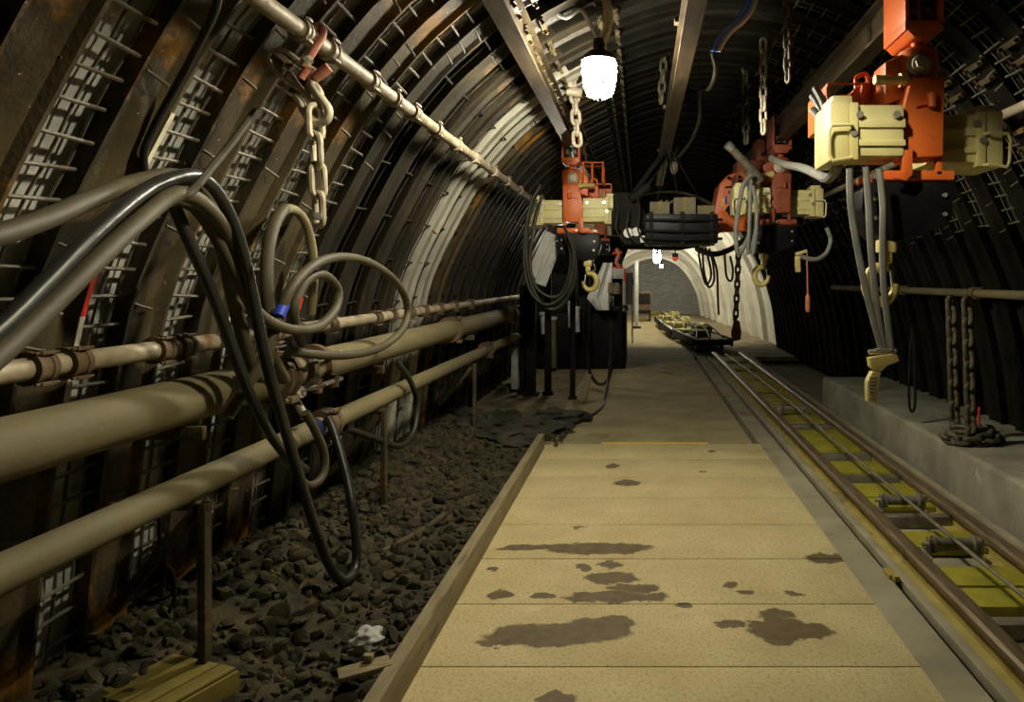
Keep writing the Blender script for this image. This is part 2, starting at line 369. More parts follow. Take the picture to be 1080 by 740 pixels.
# walkway slabs
mb = MB(); ys = [3.29 + .6345 * i for i in range(-7, 8)]
for a, b in zip(ys, ys[1:]): mb.bx(-.97 + random.uniform(0, .01), 1.16, a + .004, b - .004, -.1, 0, .004)
fl = mb.build('floor', M['concrete'], loc=(0, 0, 0)); tag(fl, kind='structure')
tag(MB().bx(-.93, 1.1, 7.735, 37, -.1, -.008).build('floor', M['oldconc'], loc=(0, 0, 0)), kind='structure')
tag(MB().bx(-2.4, 1.3, -1.5, 37, -.4, -.09).bx(1.3, 3.4, -1.5, 37, -.4, -.15).bx(-2.4, -.93, 7.9, 37, -.1, -.012).bx(1.1, 3.4, 16.5, 37, -.1, -.012).build('floor', M['earth']), kind='structure')
tag(MB().bx(1.162, 1.345, -1.5, 16.5, -.1, -.006).build('floor', M['greyconc']), kind='structure')
tag(MB().bx(1.347, 2.42, -1.5, 16.5, -.16, -.09).bx(1.44, 2.13, -1.5, 16.5, -.12, -.052).bx(2.13, 2.225, -1.5, 16.5, -.14, -.004).bx(2.285, 2.34, -1.5, 16.5, -.12, -.012).build('floor', M['greyconc']), kind='structure')
tag(MB().bx(-.965, -.905, 1.2, 7.55, -.05, .135, .006).build('trim_1', M['kerb']), kind='structure')
tag(MB().prism([(2.38, -.1), (3.5, -.1), (3.5, .32), (2.42, .32), (2.385, .3)], -1.5, 10.4, .012).build('side_ledge', M['pave']), kind='structure')
tag(MB().bx(-.37, .66, 7.745, 7.785, -.01, .003).build('floor_marking', M['yellowp']), 'thin yellow line painted straight across the concrete walkway', 'floor marking')

# gravel along the left wall
def gz(x, y):
    h = .015 + .05 * (noise.noise(V((x * 2.2, y * 1.4, 3))) + .4) + max(0, -1.25 - x) * .16
    h += .22 * math.exp(-((x + 1.75) ** 2 / .08 + (y - 3.95) ** 2 / .25)) + .10 * math.exp(-((x + 1.5) ** 2 / .1 + (y - 5.3) ** 2 / .6))
    return max(-.04, h)
mb = MB(); nx, ny = 30, 130
vs = [(-2.2 + 1.235 * i / nx, 1.2 + 7.2 * j / ny, 0) for j in range(ny + 1) for i in range(nx + 1)]
vs = [(x, y, gz(x, y) + .03 * noise.noise(V((x * 14, y * 14, 0)))) for x, y, _ in vs]
mb.add(vs, [(j * (nx + 1) + i, j * (nx + 1) + i + 1, (j + 1) * (nx + 1) + i + 1, (j + 1) * (nx + 1) + i) for j in range(ny) for i in range(nx)])
protos = []
for k in range(9):
    bm = bmesh.new(); bmesh.ops.create_icosphere(bm, subdivisions=2, radius=1)
    for v in bm.verts:
        d = v.co.copy(); q = 1.0
        for c in range(7):
            rnd = random.Random(k * 50 + c); nn = V((rnd.uniform(-1, 1), rnd.uniform(-1, 1), rnd.uniform(-1, 1))).normalized(); lim = rnd.uniform(.5, .85)
            if d.dot(nn) > lim: d -= nn * (d.dot(nn) - lim)
        v.co = d
    bm.verts.index_update(); protos.append(([v.co.copy() for v in bm.verts], [[v.index for v in f.verts] for f in bm.faces])); bm.free()
for k in range(3300):
    y = 1.7 + 6.6 * random.random() ** 1.3; x = random.uniform(-2.1, -1.0)
    s = random.choice([.012, .016, .02, .025, .03, .04]) * random.uniform(.8, 1.25)
    if random.random() < .03: s *= 1.5
    if x > -1.06: s = min(s, .025)
    if y > 7.55: x = random.uniform(-2.1, -.75); s *= .8
    R = Matrix.Rotation(random.uniform(0, 6.3), 3, V((random.uniform(-1, 1), random.uniform(-1, 1), random.uniform(-1, 1))).normalized())
    pv, pf = random.choice(protos); sc = V((s * random.uniform(.8, 1.5), s, s * random.uniform(.5, .8)))
    c = V((x, y, gz(x, y) + s * .25))
    mb.add([c + R @ V((p.x * sc.x, p.y * sc.y, p.z * sc.z)) for p in pv], pf)
tag(mb.build('gravel', M['gravel'], sharp=25), 'dark loose gravel and rubble between left wall and walkway kerb', 'gravel', kind='stuff')

# ------------------------------------------------------------------ steel arches and mesh
SEC = [(-.125, 0), (-.108, 0), (-.085, .024), (.085, .024), (.108, 0), (.125, 0), (.125, .018), (.085, .13), (-.085, .13), (-.125, .018)]
def arch_bm(sec, i0=0, i1=79, off=0):
    mb = MB(); n = len(sec); vs = []; fs = []; m = i1 - i0 + 1
    for i in range(i0, i1 + 1):
        vs += [pr(i, d + off, y) for y, d in sec]
    for i in range(m - 1):
        for k in range(n): fs.append((i * n + k, i * n + (k + 1) % n, (i + 1) * n + (k + 1) % n, (i + 1) * n + k))
    fs.append(tuple(range(n))[::-1]); fs.append(tuple((m - 1) * n + k for k in range(n)))
    return mb.add(vs, fs)
def arch_clamp(mb, i):
    p, n = PROF[i]; d = V((n.z, 0, -n.x))
    for s in (-.06, .06):
        q = V((p.x, 0, p.z)) + d * s
        mb.beam(q + V((0, -.12, 0)) - n * .012, q + V((0, .12, 0)) - n * .012, .035, .02, .004, up=n)
        for y in (-.1, .1): mb.cyl(q + V((0, y, 0)) - n * .05, q + V((0, y, 0)) + n * .1, .012, n=8)
arch = thing('steel_arch', 'rust brown steel support arch, first of the row at left edge', 'support arch', (0, 0, 0), 'steel support arches')
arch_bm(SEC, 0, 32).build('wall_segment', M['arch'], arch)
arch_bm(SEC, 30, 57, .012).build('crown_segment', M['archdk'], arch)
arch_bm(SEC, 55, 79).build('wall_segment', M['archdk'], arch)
for i in (29, 33, 54, 58):
    mb = MB(); arch_clamp(mb, i); mb.build('arch_clamp', M['arch'], arch)
pale_me = dark_me = None
for k, y in enumerate(RIBS):
    if k == 0: arch.location = (0, y, 0)
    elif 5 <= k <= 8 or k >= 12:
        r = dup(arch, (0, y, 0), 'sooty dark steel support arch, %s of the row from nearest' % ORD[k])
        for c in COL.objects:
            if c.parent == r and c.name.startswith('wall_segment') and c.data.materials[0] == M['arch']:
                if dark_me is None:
                    dark_me = c.data.copy(); dark_me.materials[0] = M['archdim']  # left segment swapped to the steel with shade in its colour
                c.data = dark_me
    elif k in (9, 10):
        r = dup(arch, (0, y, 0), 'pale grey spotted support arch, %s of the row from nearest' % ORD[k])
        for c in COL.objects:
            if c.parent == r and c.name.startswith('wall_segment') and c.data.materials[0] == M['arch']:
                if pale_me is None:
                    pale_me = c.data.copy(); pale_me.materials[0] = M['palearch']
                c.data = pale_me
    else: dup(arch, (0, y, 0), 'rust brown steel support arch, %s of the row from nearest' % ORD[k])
LOCS = PROF
NB = int(ARC / .105); FINE, _ = make_profile(NB)
def mesh_panel(i0, i1, step=1):
    mb = MB(); y0, y1 = .10, DY - .10
    for i in range(i0, i1, step):
        p, n = FINE[i]; o = .022 + random.uniform(-.006, .006)
        a = V((p.x + n.x * o, y0 + random.uniform(-.02, .03), p.z + n.z * o)); b = V((p.x + n.x * (o + .01), y1 + random.uniform(-.02, .04), p.z + n.z * o + random.uniform(-.015, .015)))
        mb.tube([a, b], .0075, 6)
        if random.random() < .3 / step:                            # loose hooked ends
            mb.tube([b + V((0, -.01, -.03)), b + V((0, .05, -.045)) - n * .025, b + V((0, .08, -.05)) - n * .02], .006, 6)
    for yy in (.16, .25, .34):
        mb.tube([V((FINE[i][0].x + FINE[i][1].x * .045, yy + .006 * math.sin(i * 1.7), FINE[i][0].z + FINE[i][1].z * .045)) for i in range(i0, i1)], .0055, 5)
    return mb
for side, i0, i1 in (('left', 2, int(NB * .36)), ('right', int(NB * .56), int(NB * .8))):
    variants = []; dimmed = {}
    for k in range(17):
        lab = 'welded wire mesh on the %s wall between the %s and %s steel arches from nearest' % (side, ORD[k], ORD[k + 1])
        if k < 4:
            o = mesh_panel(i0, i1).build('wire_mesh', M['wire'], loc=(0, 0, 0)); variants.append(o); o.location = (0, RIBS[k], 0)
            tag(o, lab, 'wire mesh', 'wire mesh panels on the %s wall' % side)
        else:
            o = dup(variants[k % 4], (0, RIBS[k], 0), lab)
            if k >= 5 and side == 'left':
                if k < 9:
                    q = mesh_panel(i0, i1, 3).build('wire_mesh', M['archdim'], loc=(0, 0, 0)); dimmed[k % 4] = q.data; bpy.data.objects.remove(q)  # bars in this stretch take the shade-darkened colour too
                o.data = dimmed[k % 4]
# painted marks on the second arch
def band(i0, i1, m, lab):
    mb = MB(); vs = []
    lin('x', i0, i1, .108, .132, -.004, None, thick=.012, mb=mb); o = mb.build('painted_band', m, loc=(0, 0, 0)); o.parent = MARK; o['label'] = lab
MARK = [o for o in COL.objects if o.name == 'steel_arch.001'][0]
band(12, 14, M['red'], 'red painted band'); band(9, 12, M['paint'], 'white painted band'); band(14, 18, M['paint'], 'yellowish white painted band')

# white arches far away
SECW = [(-.28, 0), (.28, 0), (.36, .2), (-.36, .2)]
wa = thing('whitewashed_arch', 'white concrete tunnel arch at the far end, first of the white arches', 'support arch', (0, 0, 0), 'white far arches')
mb = arch_bm([(a, b) for a, b in SECW]); mb.build('arch_lining', M['whitewash'], wa)
for k in range(9):
    y = 21.0 + 1.75 * k
    r = wa
    if k == 0: wa.location = (0, y, 0)
    else: r = dup(wa, (0, y, 0), 'white concrete tunnel arch at the far end, %s of the white arches' % ORD[k])
    sx, sz = far_s(y); r.scale = (sx, 1, sz); r.location.x = XC * (1 - sx)

# ------------------------------------------------------------------ pipes on the left wall
def pipe(name, label, X, z, r, y0, y1, m, coup, group=None, cm=None, fat=1.35):
    t = thing(name, label, 'pipe', (X, y0, z), group)
    MB().cyl((X, y0, z), (X, y1, z), r, n=28).build('tube', m, t)
    for y, w in coup:
        mb = MB()
        mb.lathe((X, y - w / 2, z), (X, y + w / 2, z), [(0, r * 1.02), (.02, r * fat), (.3, r * fat), (.34, r * (fat - .12)), (.66, r * (fat - .12)), (.7, r * fat), (.98, r * fat), (1, r * 1.02)], 24)
        for s in (-1, 1):
            mb.box((X + r * fat * .72, y, z + s * r * fat * .9), (r * .5, w * .75, r * .35), None, .004)
            mb.cyl((X + r * fat * .72, y - w * .6, z + s * r * fat * .9), (X + r * fat * .72, y + w * .6, z + s * r * fat * .9), r * .13, n=8)
        mb.build('coupling', cm or M['rustcl'], t)
    return t
YE = 12.4
pipe('large_pipe', 'thick dusty olive pipe, fattest of the pipes on left wall', -1.74, 1.135, .088, 1.2, YE, M['pipe'], [(3.78, .12), (7.3, .12), (10.5, .12)], 'wall pipes')
pipe('lower_pipe', 'dusty olive pipe running lowest on left wall, nearest the gravel', -1.70, .815, .055, 1.2, YE, M['pipe'], [(4.28, .13), (8.8, .12)], 'wall pipes', fat=1.6)
pipe('thin_pipe', 'thin rusty pipe with many couplings just above the thick olive pipe', -1.80, 1.335, .034, 1.2, YE, M['galv'],
     [(2.37, .08), (2.52, .08), (2.98, .08), (3.12, .08), (3.9, .08), (4.6, .1), (5.4, .1), (5.75, .08), (6.2, .1), (6.6, .1), (7.1, .1), (7.7, .1), (8.4, .1)], 'wall pipes', cm=M['rustcl'], fat=1.5)
pipe('upper_pipe', 'pale rusty pipe running high under the arches above the chain', -1.27, 2.53, .033, 1.2, 11.5, M['galv'],
     [(2.98, .05), (3.25, .07), (3.75, .08), (4.1, .05), (4.45, .1), (4.95, .08), (5.5, .05), (6.1, .1), (6.9, .1), (7.6, .12), (8.4, .12), (9.3, .1)], 'wall pipes', cm=M['galv'], fat=1.35)
# supports for the pipes
def bracket(y, lab):
    t = thing('pipe_bracket', lab, 'bracket', (-1.75, y, 0), 'pipe brackets')
    MB().beam((-1.64, y, -.03), (-1.64, y, .76), .03, .05, .003).build('upright', M['arch'], t)
    MB().beam((-1.99, y, .35), (-1.65, y, .75), .03, .04, .003).build('strut', M['arch'], t)
    MB().beam((-2.03, y, 1.02), (-1.64, y, 1.02), .03, .05, .003).build('shelf', M['arch'], t)
    MB().beam((-2.05, y, .745), (-1.62, y, .745), .03, .03, .003).build('shelf', M['arch'], t)
bracket(3.0, 'triangular steel pipe bracket under the two olive pipes, nearest of the brackets')
bracket(5.1, 'triangular steel pipe bracket under the two olive pipes, second from nearest')
bracket(7.9, 'triangular steel pipe bracket under the two olive pipes, farthest of the brackets')

# valve and little fittings on the lower pipe
t = thing('valve', 'small brass and steel valve clamped on the lower olive pipe behind the hoses', 'valve', (-1.6, 4.0, .9))
p = at(312, 428, 3.95); q = at(300, 405, 3.98)
MB().cyl(q, at(322, 440, 3.92), .024, n=14).cyl(at(296, 398, 4.0), q, .034, n=14).build('body', M['steel'], t)
MB().lathe(at(306, 418, 3.93), at(318, 413, 3.9), [(0, .02), (.5, .02), (.5, .03), (1, .03)], 12).cyl(at(318, 413, 3.9), at(345, 405, 3.86), .006, n=8).build('handle', M['bolt'], t)
MB().cyl((-1.70, 4.09, .815), (-1.70, 4.15, .815), .062, n=24).build('blue_band', M['bluedk'], t)
t = thing('pipe_clamp_set', 'pair of rusty pipe clamps with long bolts over the thick olive pipe', 'clamp', (-1.74, 3.9, 1.1))
for dy in (0, .22):
    MB().lathe((-1.74, 3.98 + dy, 1.135), (-1.74, 4.04 + dy, 1.135), [(0, .09), (.05, .118), (.95, .118), (1, .09)], 26).box((-1.63, 4.01 + dy, 1.06), (.05, .05, .07), None, .006).build('clamp_ring', M['rustcl'], t)
for z in (1.06, 1.2): MB().cyl((-1.62, 3.93, z), (-1.62, 4.32, z), .012, n=8).build('bolt', M['bolt'], t)

# ------------------------------------------------------------------ chains
def link_mb(L, W, r, n=10):
    R = W / 2; h = L / 2 - R; pts = []
    for i in range(9): a = PI * i / 8; pts.append(V((R * math.cos(a), 0, h + R * math.sin(a))))
    for i in range(9): a = PI + PI * i / 8; pts.append(V((R * math.cos(a), 0, -h + R * math.sin(a))))
    return MB().tube(pts, r, n, closed=True)
LINKS = {}
def chain(label, top, bottom, L=.1, W=.05, r=.011, m='chain', group=None, yaw=.4, sag=0.0, name='chain', path=None):
    """a hanging chain of real links; L W are centre-line sizes"""
    path = [V(p) for p in path] if path else [V(top), V(bottom)]
    t = thing(name, label, 'chain', path[0], group)
    key = (L, W, r, m)
    lens = [(b - a).length for a, b in zip(path, path[1:])]; total = sum(lens); pitch = L - 2 * r
    n = max(2, round(total / pitch)); first = None
    for i in range(n):
        d = (i + .5) / n * total; j = 0
        while j < len(lens) - 1 and d > lens[j]: d -= lens[j]; j += 1
        a, b = path[j], path[j + 1]; c = a.lerp(b, d / lens[j]); dr = (b - a).normalized()
        if key not in LINKS:
            o = link_mb(L, W, r, 8).build('link', M[m], loc=(0, 0, 0)); LINKS[key] = o.data; COL.objects.unlink(o); bpy.data.objects.remove(o)
        o = bpy.data.objects.new('link', LINKS[key]); COL.objects.link(o); o.parent = t; o.location = c - path[0]
        q = V((0, 0, -1)).rotation_difference(dr)
        o.rotation_mode = 'QUATERNION'; o.rotation_quaternion = q @ Matrix.Rotation(yaw + (PI / 2 if i % 2 else 0), 3, 'Z').to_quaternion()
    return t

# front left: shackle, hook and chain hanging from the upper pipe
D = 3.0
t = thing('pipe_hanger', 'faded red clamp rods and long steel shackle on the upper pipe above the chain', 'hanger', at(330, 60, D))
MB().tube([at(333, 42, D + .05), at(330, 31, D + .1), at(337, 27, D + .14), at(341, 36, D + .1), at(333, 50, D + .04), at(322, 68, D)], .014, 10, sub=5).build('red_hook_rod', M['pink'], t)
MB().cyl(at(347, 71, D), at(332, 82, D), .02, n=12).cyl(at(324, 72, D - .02), at(317, 82, D - .02), .017, n=12).build('red_rod', M['pink'], t)
MB().tube([at(332, 74, D), at(318, 66, D), at(303, 55, D), at(293, 52, D), at(285, 57, D), at(284, 66, D), at(290, 75, D), at(302, 85, D), at(314, 93, D)], .0085, 10, sub=5).build('shackle', M['chain'], t)
MB().cyl(at(290, 58, D - .02), at(302, 68, D - .02), .022, n=6).cyl(at(298, 62, D - .02), at(308, 72, D - .02), .015, n=12).build('shackle_bolt', M['rustcl'], t)
MB().tube([at(306, 78, D), at(314, 90, D), at(324, 102, D)], .012, 10).build('eye_bolt', M['chain'], t)
MB().cyl(at(322, 62, D - .02), at(325, 67, D - .02), .024, n=8).build('nut', M['bolt'], t)
t = thing('chain_hook', 'open steel grab hook holding the top of the front left chain', 'hook', at(335, 100, D))
MB().tube([at(331, 75, D), at(329, 88, D), at(333, 96, D), at(340, 106, D), at(346, 115, D), at(345, 125, D), at(336, 129, D), at(326, 125, D), at(320, 115, D), at(316, 106, D), at(310, 100, D)],
          lambda u: .017 if u < .85 else .017 - .05 * (u - .85), 12, sub=6).build('hook_body', M['chain'], t)
MB().tube([at(325, 91, D), at(330, 88, D), at(338, 98, D), at(335, 108, D), at(327, 104, D)], .012, 10, closed=True, sub=4).build('hook_eye', M['chain'], t)
t = chain('pale steel chain hanging from the open hook in front of left arches', at(332, 113, D - .01), at(337, 236, D), .125, .052, .0125, 'chain', yaw=.9)
MB().cyl(at(335, 228, D - .05), at(335, 228, D - .01), .017, n=6).cyl(at(335, 228, D - .055), at(335, 228, D - .03), .011, n=12).build('end_bolt', M['bolt'], t)

# ------------------------------------------------------------------ hoses in the foreground
def hose(name, label, pts, r, m, cat='hose', group='hoses bundled at left', sub=7, bands=()):
    P = [atX(*p) for p in pts]
    t = thing(name, label, cat, P[-1], group)
    MB().tube(P, r, 14, sub=sub).build('hose_tube', M[m], t)
    for a, b, mm, nm in bands:
        o = MB().tube([a, (a + b) / 2, b], r * 1.09, 14).build(nm, M[mm], t)
    return t
hose('hose', 'thick olive hose highest of the bundle entering at the left edge', [(-60, 262, -1.42), (0, 247, -1.45), (50, 230, -1.47), (100, 208, -1.5), (145, 192, -1.52), (185, 186, -1.53), (212, 200, -1.55), (232, 245, -1.56), (243, 300, -1.57), (255, 350, -1.57), (268, 392, -1.58), (279, 392, -1.57), (284, 350, -1.56), (281, 300, -1.56), (283, 262, -1.57), (290, 235, -1.58), (300, 219, -1.58)], .027, 'hose')
hose('hose', 'shiny black hose arching over the bundle and drooping in the lowest loop', [(-60, 392, -1.36), (0, 345, -1.38), (50, 296, -1.4), (100, 245, -1.42), (150, 203, -1.45), (185, 187, -1.47), (212, 187, -1.48), (235, 212, -1.48), (255, 262, -1.47), (270, 330, -1.47), (283, 390, -1.46), (297, 440, -1.46), (315, 500, -1.46), (332, 555, -1.45), (347, 595, -1.43), (360, 612, -1.41), (373, 603, -1.42), (376, 580, -1.43), (372, 540, -1.45), (366, 505, -1.5), (352, 455, -1.6), (345, 440, -1.64)], .0225, 'hoseblk')
hose('hose', 'olive brown hose lowest of the bundle entering at the left edge', [(-60, 422, -1.33), (0, 372, -1.36), (50, 325, -1.38), (100, 276, -1.4), (150, 230, -1.43), (185, 205, -1.45), (210, 212, -1.48), (235, 240, -1.5), (255, 285, -1.52), (268, 330, -1.55), (285, 372, -1.58), (300, 400, -1.62)], .0265, 'hose')
hose('hose', 'black hose hanging steeply inside the bundle behind the shiny loop', [(140, 215, -1.6), (168, 200, -1.58), (182, 215, -1.57), (200, 255, -1.55), (222, 305, -1.54), (240, 352, -1.53), (258, 402, -1.53), (280, 450, -1.54), (302, 480, -1.56), (322, 495, -1.6)], .021, 'hoseblk')
hose('hose', 'dusty hose curling into the small coil with a red band', [(120, 250, -1.6), (165, 215, -1.57), (200, 215, -1.55), (225, 245, -1.53), (250, 293, -1.51), (268, 325, -1.5), (290, 342, -1.49), (315, 348, -1.48), (338, 343, -1.48), (354, 325, -1.49), (356, 305, -1.5), (342, 290, -1.51), (326, 293, -1.52), (315, 310, -1.53), (310, 327, -1.54), (312, 345, -1.56), (318, 362, -1.6)], .0225, 'hose',
     bands=[(atX(314.2, 313, -1.53), atX(311, 325, -1.54), 'red', 'red_band')])
hose('hose', 'olive hose making the large round loop with a blue band', [(240, 440, -1.62), (268, 395, -1.56), (285, 360, -1.52), (296, 330, -1.5), (308, 302, -1.48), (335, 277, -1.47), (366, 271, -1.47), (396, 280, -1.47), (420, 300, -1.47), (430, 325, -1.47), (424, 348, -1.47), (402, 366, -1.49), (370, 374, -1.52), (335, 374, -1.56), (305, 370, -1.6)], .0225, 'hose',
     bands=[(atX(293.5, 334, -1.5), atX(299.5, 321, -1.495), 'blue', 'blue_band')])
hose('hose', 'pale olive hose forming the narrow upright loop behind the chain end', [(268, 392, -1.66), (278, 360, -1.65), (282, 310, -1.64), (283, 265, -1.64), (290, 236, -1.65), (303, 220, -1.66), (318, 228, -1.67), (327, 250, -1.67), (331, 280, -1.67), (330, 310, -1.69), (328, 330, -1.72)], .0225, 'hoselt')
hose('hose', 'dusty hose sagging in a U behind the shiny black loop under lower pipe', [(322, 435, -1.6), (333, 455, -1.58), (342, 480, -1.58), (340, 502, -1.58), (326, 512, -1.6), (312, 500, -1.63)], .021, 'hose')
hose('hose', 'dark cable hanging along the rust brown second arch at top left', [(232, -30, -1.28), (227, 10, -1.33), (205, 55, -1.44), (182, 98, -1.56), (162, 135, -1.64), (152, 160, -1.68), (153, 182, -1.7)], .013, 'hoseblk', cat='cable')
hose('hose', 'dark thin hose drooping between the olive pipes beyond the large loop', [(418, 380, -1.66), (432, 400, -1.6), (440, 425, -1.6), (436, 455, -1.6), (422, 470, -1.62), (395, 462, -1.66), (365, 452, -1.7)], .02, 'cable')
hose('hose', 'dusty hose lying on the gravel beside the kerb', [(px, py, (px - 675) * 1.5 / (py - 294)) for px, py in ((372, 590), (400, 583), (430, 568), (455, 553), (470, 540), (476, 522), (475, 505), (468, 490))], .02, 'hose')
t = thing('hose_hook', 'flat dark steel bar the hose bundle hangs over', 'hook', at(265, 118, 3.05))
MB().tube([at(269, 117, 3.05), at(245, 150, 2.9), at(222, 178, 2.72), at(204, 200, 2.56), at(192, 206, 2.5), at(182, 198, 2.52)], .014, 8, sub=3).build('bar', M['tarp'], t)

# hook with lantern by the left wall
t = thing('wall_lantern', 'small caged lantern hanging low by the left arch feet', 'lantern', at(174, 668, 3.3))
MB().lathe(at(174, 672, 3.3), at(174, 652, 3.3), [(0, .02), (.1, .032), (.9, .032), (1, .02)], 12).build('glass', M['gold'], t)
mb = MB()
for k in range(6):
    a = k * PI / 3; c = at(174, 672, 3.3); mb.tube([c + V((.04 * math.cos(a), .04 * math.sin(a), 0)), c + V((.04 * math.cos(a), .04 * math.sin(a), .08))], .004, 6)
mb.build('guard', M['dark'], t)
MB().tube([at(176, 650, 3.3), at(184, 630, 3.3), at(183, 605, 3.3), at(172, 590, 3.3), at(168, 560, 3.3), at(170, 530, 3.3)], .008, 8, sub=4).build('hanging_hook', M['dark'], t)

# crate, plank stub, rag on the gravel
t = thing('timber_crate', 'yellowish slatted timber crate at the bottom left corner', 'crate', (-1.70, 2.86, .06))
R = Matrix.Rotation(-.35, 3, 'Z')
def cb(c, s): return (V((-1.70, 2.86, .02)) + R @ V((c[0], c[1], c[2] * .62)), (s[0], s[1], s[2] * .62 if s[2] > .03 else s[2]), R, .004)
for k in range(4): MB().box(*cb((0, -.16, .03 + k * .05), (.34, .014, .042))).build('slat', M['ochre'], t)
for k in range(4): MB().box(*cb((-.12 + k * .08, 0, .215), (.07, .32, .014))).build('slat', M['ochre'], t)
for sx in (-.165, .165): MB().box(*cb((sx, -.172, .11), (.04, .016, .22))).build('corner_post', M['ochre'], t)
for sx in (-.165, .165): MB().box(*cb((sx, 0, .11), (.014, .32, .2))).build('side_panel', M['ochre'], t)
p = at(398, 716, 2.95)
tag(MB().beam((-1.13, 2.98, .115), (-.96, 3.06, .13), .09, .02, .003).box((-1.04, 3.05, .15), (.035, .03, .03), None, .004).build('plank_stub', M['wood'], sharp=30), 'short plank end sticking out over the gravel from the kerb', 'plank')
tag(MB().blob((-1.1, 3.22, .14), (.06, .07, .045), .35, 3, 4, 2.2).build('crumpled_rag', M['palegrey']), 'crumpled pale rag lying on the gravel next to the plank end', 'rag')

# ------------------------------------------------------------------ monorail beams under the roof
def ibeam(label, X, z, w, h, y0, y1, hangs):
    t = thing('monorail_beam', label, 'beam', (X, y0, z), 'monorail beams')
    f = .018
    MB().prism([(X - w / 2, z), (X + w / 2, z), (X + w / 2, z + f), (X + .008, z + f + .008), (X + .008, z + h - f - .008), (X + w / 2, z + h - f), (X + w / 2, z + h), (X - w / 2, z + h), (X - w / 2, z + h - f),
                (X - .008, z + h - f - .008), (X - .008, z + f + .008), (X - w / 2, z + f)], y0, y1).build('i_section', M['beam'], t)
    for y in hangs:
        MB().bx(X - .075, X + .075, y - .04, y + .04, z + h, z + h + .03, .004).bx(X - .02, X + .02, y - .012, y + .012, z + h, z + h + .12, .003).build('hanger_lug', M['rustcl'], t)
    return t
ibeam('monorail beam left of the lamp carrying the left hoist', -.74, 3.0, .11, .22, 1.0, 16.6, [2.2, 4.4, 6.6, 8.8, 11, 13.2])
ibeam('monorail beam right of the lamp above the middle of the walkway', .29, 3.0, .10, .2, 1.0, 12.0, [2.5, 5.0, 7.5, 10])
ibeam('monorail beam at upper right carrying the orange hoists', 1.43, 3.0, .11, .22, 1.0, 13.5, [2.2, 4.4, 6.6, 8.8, 11])
for i, (X, y, zt) in enumerate([(-.74, 6.62, 3.20), (1.43, 6.6, 3.4), (1.43, 4.4, 3.4), (.29, 7.62, 3.55), (.29, 5.1, 3.55)]):
    pass
CH = 'roof chains'
chain('bright chain hanging beside the left beam next to the lamp', at(604, 72, 7.0), at(609, 152, 7.0), .13, .07, .016, 'chain', CH)
chain('dark chain hanging on the left side of the middle beam', at(703, 20, 7.4), at(697, 108, 7.4), .12, .055, .013, 'chaindk', CH)
chain('dull chain hanging over the orange hoists, longest of the roof chains there', (.99, 6.4, 3.52), at(805, 140, 6.4), .115, .05, .012, 'chain', CH)
chain('dark chain hanging from the roof right of the nearest roof chain', at(829, -30, 5.0), at(831, 85, 5.0), .09, .042, .010, 'chaindk', CH)
chain('dark chain hanging from the roof left of the orange hood', at(786, 45, 8.0), at(787, 150, 8.0), .13, .065, .015, 'chaindk', CH)
chain('faint chain hanging in the dark behind the lamp', at(618, 110, 9.5), at(615, 170, 9.5), .13, .065, .015, 'chaindk', CH)
# shackle clamps on the upper roof
t = thing('roof_clamp', 'black and steel clamp joining chain and left beam beside the lamp', 'clamp', at(595, 80, 7.0))
MB().tube([at(588, 66, 7), at(586, 78, 7), at(591, 90, 7), at(599, 90, 7), at(602, 76, 7)], .03, 10, sub=4).build('shackle', M['black'], t)
MB().beam(at(584, 64, 7), at(606, 96, 7), .07, .05, .01).cyl(at(598, 96, 6.95), at(614, 98, 6.95), .04, n=12).build('clamp_jaw', M['chain'], t)

# lamp
def lamp(label, loc, strength, color=(1, .93, .74), k=1.0, conduit=True):
    t = thing('bulkhead_lamp', label, 'lamp', loc, 'roof lamps'); x, y, z = loc
    gm = emit('lamp_glass', color, strength)
    MB().lathe((x, y, z), (x, y, z - .275 * k), [(0, .12 * k), (.08, .128 * k), (.3, .124 * k), (.7, .108 * k), (.86, .098 * k), (.95, .075 * k), (1, .03 * k)], 28).build('glass', gm, t)
    MB().lathe((x, y, z + .07), (x, y, z + .001), [(0, .045), (.3, .08), (.6, .105), (1, .11)], 24).cyl((x, y, z + .07), (x, y, z + .14), .04, n=14).build('cap', M['dark'], t)
    mb = MB()
    for q in range(8):
        a = q * PI / 4 + .3; mb.tube([V((x + math.cos(a) * r * k, y + math.sin(a) * r * k, z - d * k)) for r, d in ((.136, 0), (.134, .08), (.122, .19), (.1, .26), (.04, .29))], .005, 6)
    for d, r in ((.08, .136), (.19, .124)): mb.tube([V((x + math.cos(a) * r * k, y + math.sin(a) * r * k, z - d * k)) for a in [2 * PI * q / 24 for q in range(24)]], .005, 6, closed=True)
    mb.build('guard', M['steel'], t)
    if conduit:
        MB().tube([(x, y, z + .13), (x - .05, y, z + .22), (x - .12, y, z + .33), (x - .22, y, z + .28), (x - .3, y, z + .36), (x - .33, y, z + .6)], .014, 10, sub=5).build('cable', M['palegrey'], t)
        MB().tube([(x, y, z + .1), (x + .06, y, z + .25), (x + .02, y, z + .55)], .03, 10, sub=3).build('stem', M['galv'], t)
    return t
